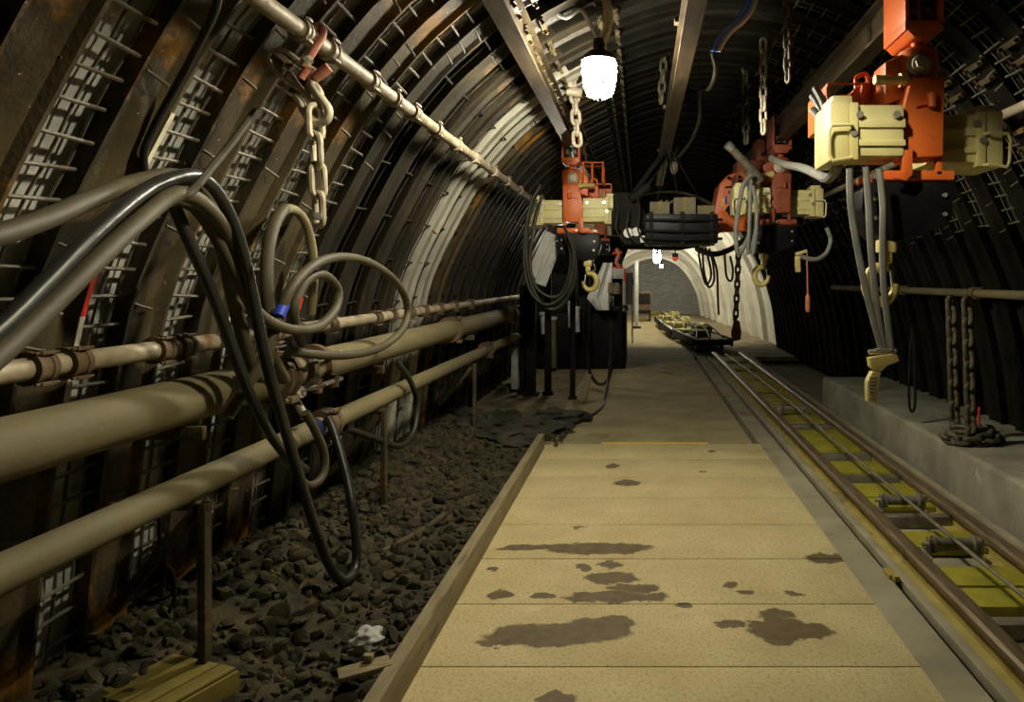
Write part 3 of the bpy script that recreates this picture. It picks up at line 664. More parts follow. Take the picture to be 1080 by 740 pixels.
def bell_lamp(label, loc, energy, color=(1, .91, .66), cone=150):
    t = thing('bell_lamp', label, 'lamp', loc); x, y, z = loc
    MB().lathe((x, y, z + .26), (x, y, z), [(0, .05), (.3, .08), (.55, .17), (1, .27), (.98, .26), (.5, .15), (.3, .06)], 28).build('shade', M['dark'], t)
    MB().lathe((x, y, z + .2), (x, y, z + .06), [(0, .03), (.3, .06), (.8, .06), (1, .02)], 16).build('bulb', emit('bulb_glass', color, 30), t)
    MB().cyl((x, y, z + .26), (x, y, z + .5), .02, n=10).build('stem', M['galv'], t)
    ld = bpy.data.lights.new('bell_lamp_light', 'SPOT'); ld.energy = energy; ld.color = color; ld.spot_size = math.radians(cone); ld.spot_blend = .35; ld.shadow_soft_size = .06
    lo = bpy.data.objects.new('bell_lamp_light', ld); COL.objects.link(lo); lo.location = (0, 0, -.02); lo.parent = t
    return t
lamp('glowing white bulkhead lamp hanging between left and middle roof beams', tuple(at(632, 64, 5.2)), 560, k=.86)
bell_lamp('dark bell shaped lamp over the near end of the walkway', (.28, 2.85, 3.05), 440)
lamp('small bright lamp glowing at the far tunnel end', tuple(at(693, 268, 25)), 120, conduit=False)
lamp('roof lamp over the far white arches hidden by the machinery', (.6, 21.0, 3.2), 330, conduit=False)
lamp('roof lamp over the far white arches beyond the black box', (.6, 28.5, 2.72), 280, conduit=False)
lamp('small lamp tucked behind the left hoist over the black machine', (-1.22, 12.6, 2.2), 330, k=.5)
lamp('tiny added lamp brightening the block wall, farthest away', (.9, 33.5, 2.2), 420, k=.5, conduit=False)  # extra lamp, added to brighten the end wall

# blue cables at the top
for k, (lab, m, dx) in enumerate((('blue cable looping down at the top of the tunnel', 'bluecable', 0), ('blue cable closest to the white one at the tunnel top', 'bluecable', 5), ('white cable running with the blue cables at the tunnel top', 'white', 9))):
    P = [at(782 + dx + 12, -30, 5), at(787 + dx, 5, 5), at(776 + dx, 22, 5), at(764 + dx, 32, 5), at(756 + dx, 42, 5), at(751 + dx * .8, 54, 5)]
    tag(MB().tube(P, .013, 8, sub=6).build('roof_cable', M[m]), lab, 'cable', 'roof cables')
tag(MB().tube([at(751, 54, 5.02), at(755, 75, 5.4), at(748, 93, 6), at(738, 96, 6.4), at(738, 125, 7), at(728, 150, 7.5), at(716, 165, 8)], .016, 8, sub=6).build('roof_cable', M['cable']), 'dark cable dangling in the dark right of the middle beam', 'cable', 'roof cables')
t = thing('signal_lamp', 'small unlit glass signal lamp hanging by a cable in mid tunnel dark', 'lamp', at(711, 176, 8.5))
MB().lathe(at(711, 170, 8.5), at(711, 184, 8.5), [(0, .03), (.3, .045), (.75, .04), (1, .015)], 14).build('lens', M['steel'], t)
MB().cyl(at(711, 166, 8.5), at(711, 171, 8.5), .075, n=14).cyl(at(716, 150, 8.5), at(711, 167, 8.5), .015, n=8).build('housing', M['dark'], t)

# ------------------------------------------------------------------ chain hoists
K = 210.0
def h(px, py): return ((px - 974) / K, -py / K)
def rect(mb, x0, x1, p0, p1, y0, y1, bev=.006):
    a, b = h(x0, p0), h(x1, p1); return mb.bx(a[0], b[0], y0, y1, b[1], a[1], bev)
def motor(t, sgn):
    dy = 0 if sgn < 0 else .22
    def X(px): return (px - 974) / K if sgn < 0 else -(px - 974) / K - .06
    def bx(mb, x0, x1, z0, z1, y0, y1, bev=.008): return mb.bx(*sorted((X(x0), X(x1))), y0 + dy, y1 + dy, z0, z1, bev)
    mo = MB()
    bx(mo, 884, 946, -.80, -.545, -.10, .22, .02)
    bx(mo, 888, 946, -.66, -.62, -.115, -.08, .004); bx(mo, 888, 946, -.75, -.72, -.115, -.08, .004); bx(mo, 888, 944, -.585, -.55, -.09, .2, .006)
    o = mo.build('motor', M['cream'], t)
    e = MB(); bx(e, 868, 888, -.825, -.53, -.115, .235, .016); bx(e, 888, 897, -.82, -.54, -.125, .235, .006); bx(e, 872, 894, -.54, -.495, -.08, .16, .015)
    e.build('end_cover', M['cream'], o)
    y = -.16 + dy; yy = -.12 + dy
    MB().tube([(X(890), yy, -.655), (X(888), y, -.655), (X(868), y, -.66), (X(865), y, -.69), (X(866), y, -.80), (X(869), y, -.83), (X(888), y, -.815), (X(890), yy, -.815)], .009, 8).build('guard_bar', M['cream'], o)
    for px, z in ((892, -.69), (936, -.60), (898, -.60)):
        MB().cyl((X(px), -.135 + dy, z), (X(px), -.11 + dy, z), .018, n=10).build('bolt', M['bolt'], o)
    top = MB(); bx(top, 886, 946, -.547, -.54, -.02, .2, .002); top.build('dusty_top', M['pipe'], o)
def make_hoist(label, bodym='orange'):
    t = thing('chain_hoist', label, 'hoist', (0, 0, 0), 'chain hoists'); O = M[bodym]
    # trolley straddling the rail
    tr = MB(); w = .098
    tr.bx(-w, -w + .022, 0, .36, -.13, .2, .006).bx(w - .022, w, 0, .36, -.13, .2, .006).bx(-w, w, 0, .36, -.15, -.10, .006)
    tr.prism([(-.098, -.10), (.098, -.10), (.085, -.15), (.05, -.185), (-.05, -.185), (-.085, -.15)], .005, .36, .012)
    trolley = tr.build('trolley', O, t)
    for y in (.08, .28):
        for s in (-1, 1): MB().cyl((s * .018, y, -.035), (s * .058, y, -.035), .038, n=18).build('wheel', M['steel'], trolley)
    # swivel
    sw = MB(); sw.cyl((0, .1, -.19), (0, .1, -.235), .035, n=14).lathe((0, .1, -.22), (0, .1, -.44), [(0, .07), (.08, .098), (.4, .105), (.75, .095), (.92, .07), (1, .05)], 20)
    sw.lathe((0, .1, -.40), (0, .1, -.44), [(0, .09), (.3, .1), (1, .085)], 18)
    swo = sw.build('swivel', O, t)
    MB().lathe((-.02, .03, -.325), (-.03, -.03, -.325), [(0, .062), (.6, .06), (.7, .045), (1, .04)], 20).cyl((-.03, -.03, -.325), (-.032, -.055, -.325), .03, n=6).build('swivel_bolt', M['chain'], swo)
    # column
    c = MB(); c.prism([h(957, 84), h(991, 84), h(989, 166), h(956, 168), h(946, 160), h(945, 128)], -.055, .2, .008)
    c.prism([h(936, 62), h(957, 52), h(980, 80), h(958, 100), h(936, 108)], .06, .3, .01)
    c.build('column', O, t)
    a = MB(); a.prism([h(915, 80), h(958, 50), h(962, 100), h(950, 118), h(915, 118)], .3, .42, .01)
    arm = a.build('gear_case', O, t)
    ah = MB(); ah.tube([(h(919, 78)[0], .30, h(0, 78)[1]), (h(919, 66)[0], .30, h(0, 66)[1]), (h(930, 62)[0], .30, h(0, 62)[1]), (h(933, 72)[0], .30, h(0, 72)[1])], .012, 8, sub=3); ah.build('lifting_eye', O, arm)
    ah = MB(); ah.tube([(h(926, 116)[0], .28, h(0, 116)[1]), (h(930, 104)[0], .28, h(0, 104)[1]), (h(940, 97)[0], .28, h(0, 97)[1])], .008, 8, sub=3); ah.build('bracket_rod', O, arm)
    MB().cyl((h(956, 84)[0], .02, h(0, 84)[1]), (h(921, 84)[0], .0, h(0, 84)[1]), .024, n=16).cyl((h(956, 84)[0], .02, h(0, 84)[1]), (h(948, 84)[0], .015, h(0, 84)[1]), .035, n=16).build('side_pin', M['gold'], t)
    MB().cyl((h(976, 100)[0], -.075, h(0, 102)[1]), (h(976, 100)[0], -.075, h(0, 116)[1]), .022, n=12).cyl((h(960, 113)[0], -.066, h(0, 115)[1]), (h(976, 112)[0], -.07, h(0, 111)[1]), .005, n=6).build('stop_pin', O, t)
    # open tray behind
    tr = MB()
    x0, x1 = h(884, 0)[0], h(925, 0)[0]; z0, z1 = h(0, 118)[1], h(0, 74)[1]
    tr.bx(x0, x0 + .012, .25, .75, z0, z1, .003).bx(x1 - .012, x1, .25, .75, z0, z1, .003).bx(x0, x1, .738, .75, z0, z1, .003).bx(x0, x1, .25, .75, z0, z0 + .012, .003).bx(x0, x1, .25, .262, z0, z0 + .05, .003)
    tr.bx(x0, x1, .25, .262, z1 - .012, z1, .003)
    tray = tr.build('tray', O, t)
    MB().bx(x0 + .07, x1 - .05, .3, .42, z0 + .012, z1 - .05, .01).build('tray_frame', O, tray)
    MB().bx(x0 + .09, x1 - .07, .285, .31, z0 + .02, z1 - .07, .006).build('tray_filling', M['hosegrey'], tray)
    motor(t, -1); motor(t, 1)
    # underside
    cr = MB(); rect(cr, 930, 1004, 180, 190, -.02, .16, .006); rect(cr, 946, 954, 160, 190, -.07, -.02, .006); rect(cr, 985, 991, 165, 185, -.02, .02, .004)
    rect(cr, 912, 1004, 184, 192, .0, .18, .004)
    cr.prism([h(945, 158), h(955, 158), h(955, 186), h(948, 193), h(935, 190), (h(944, 182))], -.09, -.07, .004)
    cro = cr.build('crossbar', O, t)
    for px, py in ((960, 186), (919, 187)): MB().cyl((h(px, 0)[0], -.05, h(0, py)[1]), (h(px, 0)[0], .0, h(0, py)[1]), .014, n=8).build('bolt', M['bolt'], cro)
    bk = MB(); bk.prism([h(914, 192), h(1004, 192), h(1003, 228), h(999, 236), h(970, 248), h(943, 255), h(925, 250), h(913, 238), h(907, 220), h(908, 200)], -.01, .26, .012)
    bko = bk.build('chain_bucket', M['black'], t)
    for px, py in ((994, 206), (994, 226), (921, 210), (922, 230)): MB().cyl((h(px, 0)[0], -.025, h(0, py)[1]), (h(px, 0)[0], .0, h(0, py)[1]), .011, n=8).build('bolt', M['bolt'], bko)
    hb = MB(); rect(hb, 927, 945, 252, 266, .0, .09, .012); rect(hb, 930, 941, 264, 278, .01, .08, .012)
    hbo = hb.build('hook_block', M['gold'], t)
    cx, cz = h(931, 300)
    pts = []
    for k in range(13):
        a = math.radians(75 + k * 24); pts.append((cx + .072 * math.cos(a), .045, cz + .088 * math.sin(a)))
    pts = [(h(936, 276)[0], .045, h(0, 276)[1])] + pts
    MB().tube(pts, lambda u: .02 + .012 * math.sin(PI * min(1, u * 1.1)), 12, sub=3).build('hook', M['gold'], hbo)
    MB().beam((cx + .05, .045, cz + .075), (cx + .06, .045, cz - .04), .012, .02, .003).build('latch', M['bolt'], hbo)
    return t
hoist = make_hoist('bright orange chain hoist with cream motors, nearest at right')
hoist.location = (1.43, 4.0, 3.0)
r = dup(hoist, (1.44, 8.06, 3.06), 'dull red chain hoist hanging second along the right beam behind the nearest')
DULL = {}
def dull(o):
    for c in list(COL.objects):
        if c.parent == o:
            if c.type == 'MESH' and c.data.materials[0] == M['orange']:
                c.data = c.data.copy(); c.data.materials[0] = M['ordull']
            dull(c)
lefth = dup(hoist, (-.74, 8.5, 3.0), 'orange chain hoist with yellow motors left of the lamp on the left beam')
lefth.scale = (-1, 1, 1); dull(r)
gf = V((-.74, 8.5, 3.0)); mb = MB()
x0, x1, z0, z1 = at(615, 0, 8.5).x, at(636, 0, 8.5).x, at(0, 193, 8.5).z, at(0, 172, 8.5).z
for y in (8.45, 8.75):
    mb.tube([(x0, y, z0), (x0, y, z1), (x1, y, z1), (x1, y, z0)], .012, 8)
for x in (x0, x1): mb.tube([(x, 8.45, z1), (x, 8.75, z1)], .012, 8)
mb.tube([(x0 + .1, 8.45, z0), (x0 + .1, 8.45, z1)], .012, 8)
gfo = mb.build('guard_frame', M['orange'], lefth); gfo.scale = (-1, 1, 1)
dup(hoist, (-.74, 15.5, 3.25), 'dark chain hoist far behind the left orange hoist on the left beam')

# orange motor hood behind the second hoist
t = thing('winch_housing', 'bright orange rounded winch housing left of the second right hoist', 'winch', at(778, 240, 8.95))
D = 8.95
def hp(px, py): q = at(px, py, D); return (q.x, q.z)
MB().prism([hp(752, 243), hp(752, 228), hp(756, 208), hp(759, 193), hp(768, 184), hp(786, 179), hp(800, 177), hp(806, 180), hp(806, 238)], D, D + .6, .03).build('hood', M['orange'], t)
MB().prism([hp(764, 197), hp(784, 194), hp(800, 195), hp(800, 230), hp(760, 232)], D - .03, D, .008).prism([hp(752, 246), hp(752, 226), hp(766, 222), hp(772, 232), hp(800, 236), hp(800, 243)], D - .09, D, .012).build('front_panel', M['orange'], t)
MB().prism([hp(764, 197), hp(800, 193), hp(800, 195), hp(765, 199)], D - .036, D - .028).build('slot', M['dark'], t)
MB().prism([hp(764, 222), hp(768, 217), hp(769, 229)], D - .1, D - .028).build('slot', M['dark'], t)
for px, py in ((769, 203), (772, 216), (756, 232), (757, 239), (768, 188), (779, 187)): MB().cyl((hp(px, 0)[0], D - .095, hp(0, py)[1]), (hp(px, 0)[0], D + .02, hp(0, py)[1]), .016, n=8).build('bolt', M['dark'], t)
MB().prism([hp(761, 209), hp(764, 209), hp(764, 218), hp(761, 218)], D - .04, D - .029).build('yellow_sticker', M['yellowp'], t)
MB().prism([hp(764.4, 207), hp(766.4, 207), hp(766.4, 215), hp(764.4, 215)], D - .04, D - .029).build('blue_sticker', M['blue'], t)
MB().bx(at(775, 0, D + .3).x, 1.42, D + .1, D + .5, hp(0, 190)[1], 2.95, .02).bx(1.33, 1.53, D + .15, D + .45, 2.84, 3.2, .02).build('mount', M['ordull'], t)
# hose horn in front of it
t = thing('hose_nozzle', 'grey tube nozzle pointing up left above the orange winch housing', 'nozzle', at(795, 185, 7.9))
MB().cyl(at(769, 154, 7.8), at(798, 184, 7.9), .038, .05, n=16).build('tube', M['steel'], t)
MB().cyl(at(767, 152, 7.78), at(772, 157, 7.8), .045, n=16).build('rim', M['bolt'], t)
MB().cyl(at(790, 178, 7.86), at(800, 192, 7.9), .07, n=16).build('socket', M['steel'], t)
def wire(label, pts, r, m, cat='hose', group=None, name='hose', sub=6):
    return tag(MB().tube([at(*p) for p in pts], r, 10, sub=sub).build(name, M[m]), label, cat, group)
G = 'hoses looped at the orange housing'
wire('pale hose looping down left in front of the orange housing', [(793, 184, 7.7), (784, 195, 7.7), (779, 220, 7.7), (776, 245, 7.7), (779, 268, 7.7), (790, 248, 7.75), (798, 225, 7.75)], .022, 'hosegrey', group=G)
wire('pale hose hanging straight at the middle of the orange housing loop', [(792, 190, 7.7), (791, 215, 7.68), (790, 245, 7.66), (789, 267, 7.66), (796, 248, 7.7), (800, 228, 7.72)], .02, 'hosegrey', group=G)
wire('pale hose nearest the second hoist in the orange housing loop', [(794, 196, 7.66), (798, 220, 7.64), (797, 250, 7.64), (794, 268, 7.66)], .02, 'hosegrey', group=G)
wire('grey ribbed hose running from second hoist to the near cream motor', [(814, 167, 7.2), (826, 173, 6.6), (846, 177, 5.6), (860, 183, 4.9), (872, 188, 4.35), (880, 182, 4.15), (884, 172, 4.05)], lambda u: .032 - .006 * u, 'hosegrey')
for k, (x0, y0, x1, y1, dd) in enumerate(((860, 93, 872, 118, 4.3), (857, 101, 869, 124, 4.35), (857, 116, 868, 130, 4.25), (865, 119, 869, 133, 4.3))):
    tag(MB().tube([at(x0, y0, dd), at((x0 + x1) / 2 + 1, (y0 + y1) / 2, dd - .05), at(x1, y1, dd - .1), at(x1 + 6, y1 + 12, dd - .15)], .021, 10, sub=4).build('hose_stub', M['hosegrey']),
        'grey hose end behind the cream motor, %s from the top' % ORD[k], 'hose', 'hose ends on the near hoist')
# pendant hanging from the near hoist
D = 3.85
t = thing('pendant_control', 'cream pistol grip control hanging on three grey hoses under near hoist', 'control', at(922, 424, D))
for pts in ([(896, 178), (897, 215), (903, 255), (912, 300), (922, 340), (931, 371)], [(913, 176), (916, 215), (918, 255), (922, 300), (927, 340), (933, 371)], [(927, 178), (931, 215), (931, 255), (932, 300), (937, 345), (940, 371)]):
    P = [at(x, y, D) for x, y in pts]; MB().tube(P, .0165, 12, sub=6).build('hose', M['hosegrey'], t)
hd = MB(); hd.prism([(at(x, y, D).x, at(x, y, D).z) for x, y in ((915, 377), (944, 373), (947, 380), (934, 385), (928, 391), (921, 390), (917, 387))], D - .03, D + .03, .006)
hd.build('valve_head', M['gold'], t)
MB().cyl(at(916, 371, D), at(945, 370, D), .012, n=10).cyl(at(923, 369, D - .02), at(941, 369, D - .02), .008, n=8).build('cross_tube', M['bolt'], t)
MB().prism([(at(x, y, D).x, at(x, y, D).z) for x, y in ((918, 391), (928, 390), (926, 405), (924, 420), (927, 425), (913, 423), (913, 402))], D - .03, D + .03, .012).build('grip', M['gold'], t)
mb = MB()
for k in range(7): mb.beam(at(916.5, 398 + k * 3.5, D - .034), at(923.5, 397.4 + k * 3.5, D - .034), .006, .006, .001)
mb.build('grip_pad', M['palegrey'], t)
# pendant and cord of the second hoist
D = 7.7
t = thing('pendant_control', 'small yellow control hanging under the second right hoist', 'control', at(842, 288, D))
MB().tube([at(872, 240, D), at(876, 253, D), at(872, 266, D), at(862, 273, D), at(850, 272, D), at(840, 268, D)], .022, 10, sub=5).build('hose', M['hosegrey'], t)
MB().beam(at(839, 268, D), at(851, 264.5, D), .05, .03, .006).build('valve_head', M['gold'], t)
MB().beam(at(841, 270, D), at(841.5, 287, D), .05, .05, .012).build('grip', M['gold'], t)
t = thing('pull_cord', 'red pull cord with a red handle dangling under second hoist', 'cord', at(852, 329, D))
MB().cyl(at(851, 265, D), at(852, 312, D), .008, n=6).build('cord', M['pink'], t)
MB().lathe(at(852, 310, D), at(852, 329, D), [(0, .012), (.15, .024), (.85, .026), (1, .015)], 10).build('handle', M['pink'], t)

# ------------------------------------------------------------------ black transport box under the middle beam
t = thing('suspended_box', 'long black box slung under the middle beam in mid tunnel', 'container', (.42, 8.25, 1.95))
MB().bx(.05, .78, 7.95, 8.75, 1.955, 2.25, .02).build('box_body', M['black'], t)
mb = MB()
for z in (2.0, 2.08, 2.19): mb.tube([(.03, 7.93, z), (.45, 7.91, z - .01), (.82, 7.93, z)], .014, 8, sub=4)
mb.build('side_rail', M['black'], t)
for x in (.11, .42, .72): MB().bx(x - .02, x + .02, 7.925, 7.95, 1.93, 2.27, .004).build('strap', M['dark'], t)
for x in (.15, .43, .72): MB().tube([(x, 8.25, 2.25), (.29, 8.25, 3.0)], .006, 8).build('sling', M['dark'], t)
for x0, x1, z1, y0, lab in ((.10, .30, 2.38, 8.05, 'dusty brown carton leaning left on top of the black box'), (.34, .56, 2.42, 8., 'grey brown carton in the middle on top of the black box'), (.58, .76, 2.34, 8.03, 'low flat carton at the right on top of the black box')):
    tt = thing('carton', lab, 'carton', ((x0 + x1) / 2, y0 + .15, 2.251), 'cartons on the black box')
    MB().bx(x0, x1, y0, y0 + .3, 2.251, z1, .006).build('carton_body', M['card'], tt)
    MB().bx((x0 + x1) / 2 - .02, (x0 + x1) / 2 + .02, y0 - .002, y0 + .302, 2.29, z1 + .002, .001).build('tape', M['ochre'], tt)
for k in range(3):
    a = at(688 + k * 5, 232, 8.05); tag(MB().tube([(.08 + k * .04, 8.3, 2.255), (.14 + k * .05, 8.25, 2.32), (.22 + k * .06, 8.15, 2.4)], .012, 8, sub=4).build('metal_rod', M['card']), 'bent rod lying on the black box, %s from left' % ORD[k], 'rod', 'rods on the black box')
# coupling gear left of the box
t = thing('drive_unit', 'dark monorail drive unit hung left of the black box with pale fittings', 'machine', (-.1, 8.65, 1.9))
MB().bx(-.28, .0, 8.25, 9.25, 2.1, 2.5, .03).bx(-.2, .02, 8.15, 8.45, 1.95, 2.12, .02).cyl((-.3, 8.45, 2.2), (.05, 8.45, 2.2), .14, n=20).cyl((-.1, 8.2, 2.42), (.1, 8.2, 2.56), .05, n=14).build('casing', M['dark'], t)
MB().cyl((-.12, 8.13, 2.07), (-.12, 8.25, 2.07), .05, n=14).cyl((-.04, 8.13, 2.08), (-.04, 8.25, 2.08), .045, n=14).bx(.0, .06, 8.1, 8.2, 1.97, 2.04, .01).build('fitting', M['white'], t)
MB().beam((-.14, 8.75, 2.45), (.27, 8.75, 3.0), .05, .05, .006).beam((-.05, 8.95, 2.45), (.3, 8.95, 3.0), .05, .05, .006).build('hanger', M['dark'], t)
for i in range(3):
    xx = -.26 + i * .11
    tag(MB().tube([(xx, 8.2, 2.48), (xx + .04, 8.1, 2.3), (xx + .02, 8.05, 2.1), (xx + .12, 8.1, 1.96), (xx + .2, 8.3, 2.0)], .009, 8, sub=5).build('control_hose', M['cable']), 'thin dark hose on the drive unit, %s from left' % ORD[i], 'hose', 'drive unit hoses')
wire('black cable sagging from black box towards the orange housing', [(735, 262, 8.1), (752, 268, 8.3), (770, 263, 8.6), (786, 252, 8.9)], .03, 'cable', 'cable', name='cable')

# ------------------------------------------------------------------ cable loops and boards under the left hoist
for k, pts in enumerate(([(570, 195), (560, 215), (554, 245), (553, 280), (560, 308), (575, 321), (592, 314), (602, 295), (605, 268), (600, 250), (594, 238)],
                         [(568, 200), (558, 225), (555, 262), (559, 295), (570, 318), (583, 326), (597, 316), (604, 292), (606, 262), (600, 245)],
                         [(572, 205), (563, 240), (559, 275), (564, 300), (577, 312), (590, 311), (598, 296), (602, 272), (598, 250)],
                         [(566, 210), (556, 240), (556, 285), (565, 315), (580, 329), (595, 322), (606, 296), (607, 270)])):
    wire('dark cable looped under the left hoist, loop number %s from outside' % ['two', 'three', 'four', 'one'][k], [(x, y, 8.15 + .05 * k) for x, y in pts], .017, 'cable', 'cable', 'cables under the left hoist', 'cable_loop')
for k, (p0, p1, w) in enumerate((((582, 246), (562, 292), .14), ((586, 256), (569, 300), .12))):
    t = thing('cable_tray', 'pale grey slanting tray inside the cable loops, %s one' % ('left' if k == 0 else 'right'), 'tray', at(*p1, 8.8), 'slanting trays')
    a, b = at(*p0, 8.8), at(*p1, 8.75)
    MB().beam(a, b, w, .02, .004, up=(.3, -1, .1)).build('plate', M['palegrey'], t)
    s = (b - a).normalized().cross(V((0, 1, 0))).normalized() * w * .5
    MB().beam(a + s, b + s, .015, .06, .003, up=(.3, -1, .1)).beam(a - s, b - s, .015, .06, .003, up=(.3, -1, .1)).build('rim', M['palegrey'], t)

# dark power pack parked at the left, with things on it
D = 14.2
def pk(px, py, d=D): return at(px, py, d)
t = thing('power_pack', 'big black parked machine on the ground below the left hoist', 'machine', (-1.0, D + .6, 0))
xl, xr = pk(556, 0).x, pk(660, 0).x
MB().bx(xl, xr, D, D + 1.6, -.01, 1.0, .05).bx(xl, pk(645, 0).x, D + .05, D + 1.5, 1.0, 1.28, .05).build('casing', M['dark'], t)
MB().bx(xl, pk(600, 0).x, D + .3, D + 1.2, 1.26, 1.7, .06).build('hood', M['dark'], t)
mb = MB()
for x in (608, 622, 655): mb.beam(pk(x, 388, D - .05) + V((0, 0, .03)), pk(x, 268, D - .05), .05, .05, .006)
mb.beam(pk(608, 268, D - .05), pk(655, 268, D - .05), .05, .05, .006); mb.build('frame', M['dark'], t)
t = thing('white_sheet', 'bright white sheet draped upright on the black parked machine', 'sheet', pk(632, 318, D - .2))
mb = MB(); vs = []; fs = []; n = 16
pl = [(635, 278), (639, 278), (628, 305), (616, 318), (640, 330)]
for j in range(n + 1):
    v = j / n; y = 277 + v * 50
    xl_ = 636 - 24 * v ** 1.1 if v < .72 else 618 + (v - .72) * 40; xr_ = 646 - 2 * v
    for i in range(9): q = pk(xl_ + (xr_ - xl_) * i / 8, y, D - .22 + .05 * math.sin(i * 1.4 + v * 2)); vs.append(q)
for j in range(n):
    for i in range(8): a = j * 9 + i; fs.append((a, a + 1, a + 10, a + 9))
k0 = len(vs); vs2 = vs + [q + V((0, .03, 0)) for q in vs]; fs2 = fs + [tuple(k0 + i for i in f[::-1]) for f in fs]
bd = [i for i in range(9)] + [j * 9 + 8 for j in range(1, n + 1)] + [n * 9 + i for i in range(7, -1, -1)] + [j * 9 for j in range(n - 1, 0, -1)]
for a, b in zip(bd, bd[1:] + bd[:1]): fs2.append((b, a, a + k0, b + k0))
mb.add(vs2, fs2).build('cloth', M['white'], t)
for k, (px, y0, y1, r) in enumerate(((602, 318, 345, .06), (608, 324, 350, .05), (573, 330, 352, .06), (582, 335, 388, .075))):
    q = pk(px, y1, D - .25)
    tt = thing('standing_tube', 'pale tube standing by the black parked machine, %s of four' % ['third from left', 'rightmost', 'leftmost', 'second and longest from left'][k], 'tube', (q.x, q.y, q.z), 'pale standing tubes')
    MB().cyl(pk(px + 1, y1, D - .25), pk(px, y0, D - .25), r, n=14).build('shaft', M['palegrey'] if k != 3 else M['pipe'], tt)
    MB().cyl(pk(px, y0 + 2, D - .25), pk(px, y0 - 1, D - .25), r * 1.3, n=14).build('collar', M['palegrey'], tt)
for k, (px, py, s) in enumerate(((652, 321, .09), (657, 319, .10), (648, 325, .08))):
    tag(MB().blob((pk(px, py, D + .2).x, D + .2, 1.0 + s * .6), (s, s * .8, s * .7), .4, k, 3).build('white_bag', M['white']), 'white plastic bag on the black machine, %s' % ['middle of three', 'rightmost of three', 'leftmost of three'][k], 'bag', 'white bags')
tt = thing('gas_detector', 'small grey and red instrument box above the white bags', 'instrument', pk(652, 302, D - .3))
MB().box(pk(653, 288, D - .3), (.22, .12, .2), None, .02).build('case', M['palegrey'], tt)
MB().box(pk(659, 290, D - .32), (.04, .1, .2), None, .01).box(pk(651, 282, D - .33), (.2, .08, .03), None, .006).build('red_edge', M['red'], tt)
MB().lathe(pk(651, 298, D - .3), pk(651, 310, D - .3), [(0, .05), (.4, .08), (1, .09)], 12).cyl(pk(646, 298, D - .3), pk(645, 309, D - .3), .07, n=12).build('sensor', M['card'], tt)
tt = thing('red_valve', 'small red valve fitting above the grey and red instrument box', 'valve', pk(651, 275, D - .3))
MB().tube([pk(650, 262, D - .3), pk(653, 268, D - .3), pk(650, 276, D - .3), pk(654, 281, D - .3)], .035, 10, sub=4).build('body', M['pink'], tt)
MB().cyl(pk(646, 267, D - .3), pk(656, 266, D - .3), .025, n=10).build('handle', M['red'], tt)
# steel props standing on the rubble
for k, (px, w, y1, m, top) in enumerate(((543, .09, 412, 'white', 366), (552, .10, 414, 'dark', 300), (560, .13, 416, 'dark', 290), (578, .09, 415, 'dark', 270), (604, .07, 420, 'dark', 285))):
    d = 1344 / (y1 - 294); q = at(px, y1, d)
    tt = thing('steel_prop', ['pale grey steel prop, leftmost of the props beyond the tarpaulin', 'thin dark steel prop right of the pale prop', 'thick dark steel prop in front of black parked machine', 'dark steel prop under the cable loops', 'slim dark steel prop rightmost in front of the parked machine'][k], 'prop', (q.x, q.y, -.012), 'steel props')
    MB().bx(q.x - w / 2, q.x + w / 2, q.y - w / 2, q.y + w / 2, .02, at(px, top, d).z, .006).build('column', M['palegrey'] if m == 'white' else M[m], tt)
    MB().bx(q.x - w * .8, q.x + w * .8, q.y - w * .8, q.y + w * .8, -.02, .03, .004).build('foot_plate', M['dark'], tt)
G = 'dark hoses hanging to the ground'
wire('dark hose hanging in a U left of the walkway shadow', [(618, 330, 11.8), (619, 370, 11.8), (622, 392, 11.8), (630, 404, 11.8), (640, 402, 11.8), (645, 385, 11.8), (646, 340, 11.8)], .025, 'cable', group=G)
wire('dark hose trailing from the parked machine onto the walkway edge', [(645, 340, 11.6), (643, 390, 11.2), (638, 418, 10.7), (634, 430, 9.9), (620, 440, 9.2), (600, 444, 8.95), (585, 441, 9.1)], .022, 'cable', group=G)
# tarpaulin heap beyond the kerb end
mb = MB()
for k, (px, py, sx, sy, sz) in enumerate(((500, 452, .33, .25, .12), (530, 460, .3, .25, .1), (520, 445, .3, .3, .16), (560, 448, .38, .3, .10), (490, 440, .2, .3, .14), (590, 436, .3, .25, .08), (545, 468, .2, .14, .06))):
    d = 1344 / (py - 294 + 8); q = at(px, py + 8, d); mb.blob((q.x, q.y, .05), (sx, sy, sz), .55, k * 2.7, 4, 2.6)
tag(mb.build('tarpaulin_heap', M['tarp']), 'crumpled dark tarpaulin heap on the ground past the kerb end', 'tarpaulin')
q = at(613, 426, 10.2)
tag(MB().beam((q.x, q.y, .04), (q.x + .05, q.y + .6, .3), .1, .03, .005).build('loose_board', M['wood']), 'short ochre board leaning near the slim prop by the walkway', 'board')

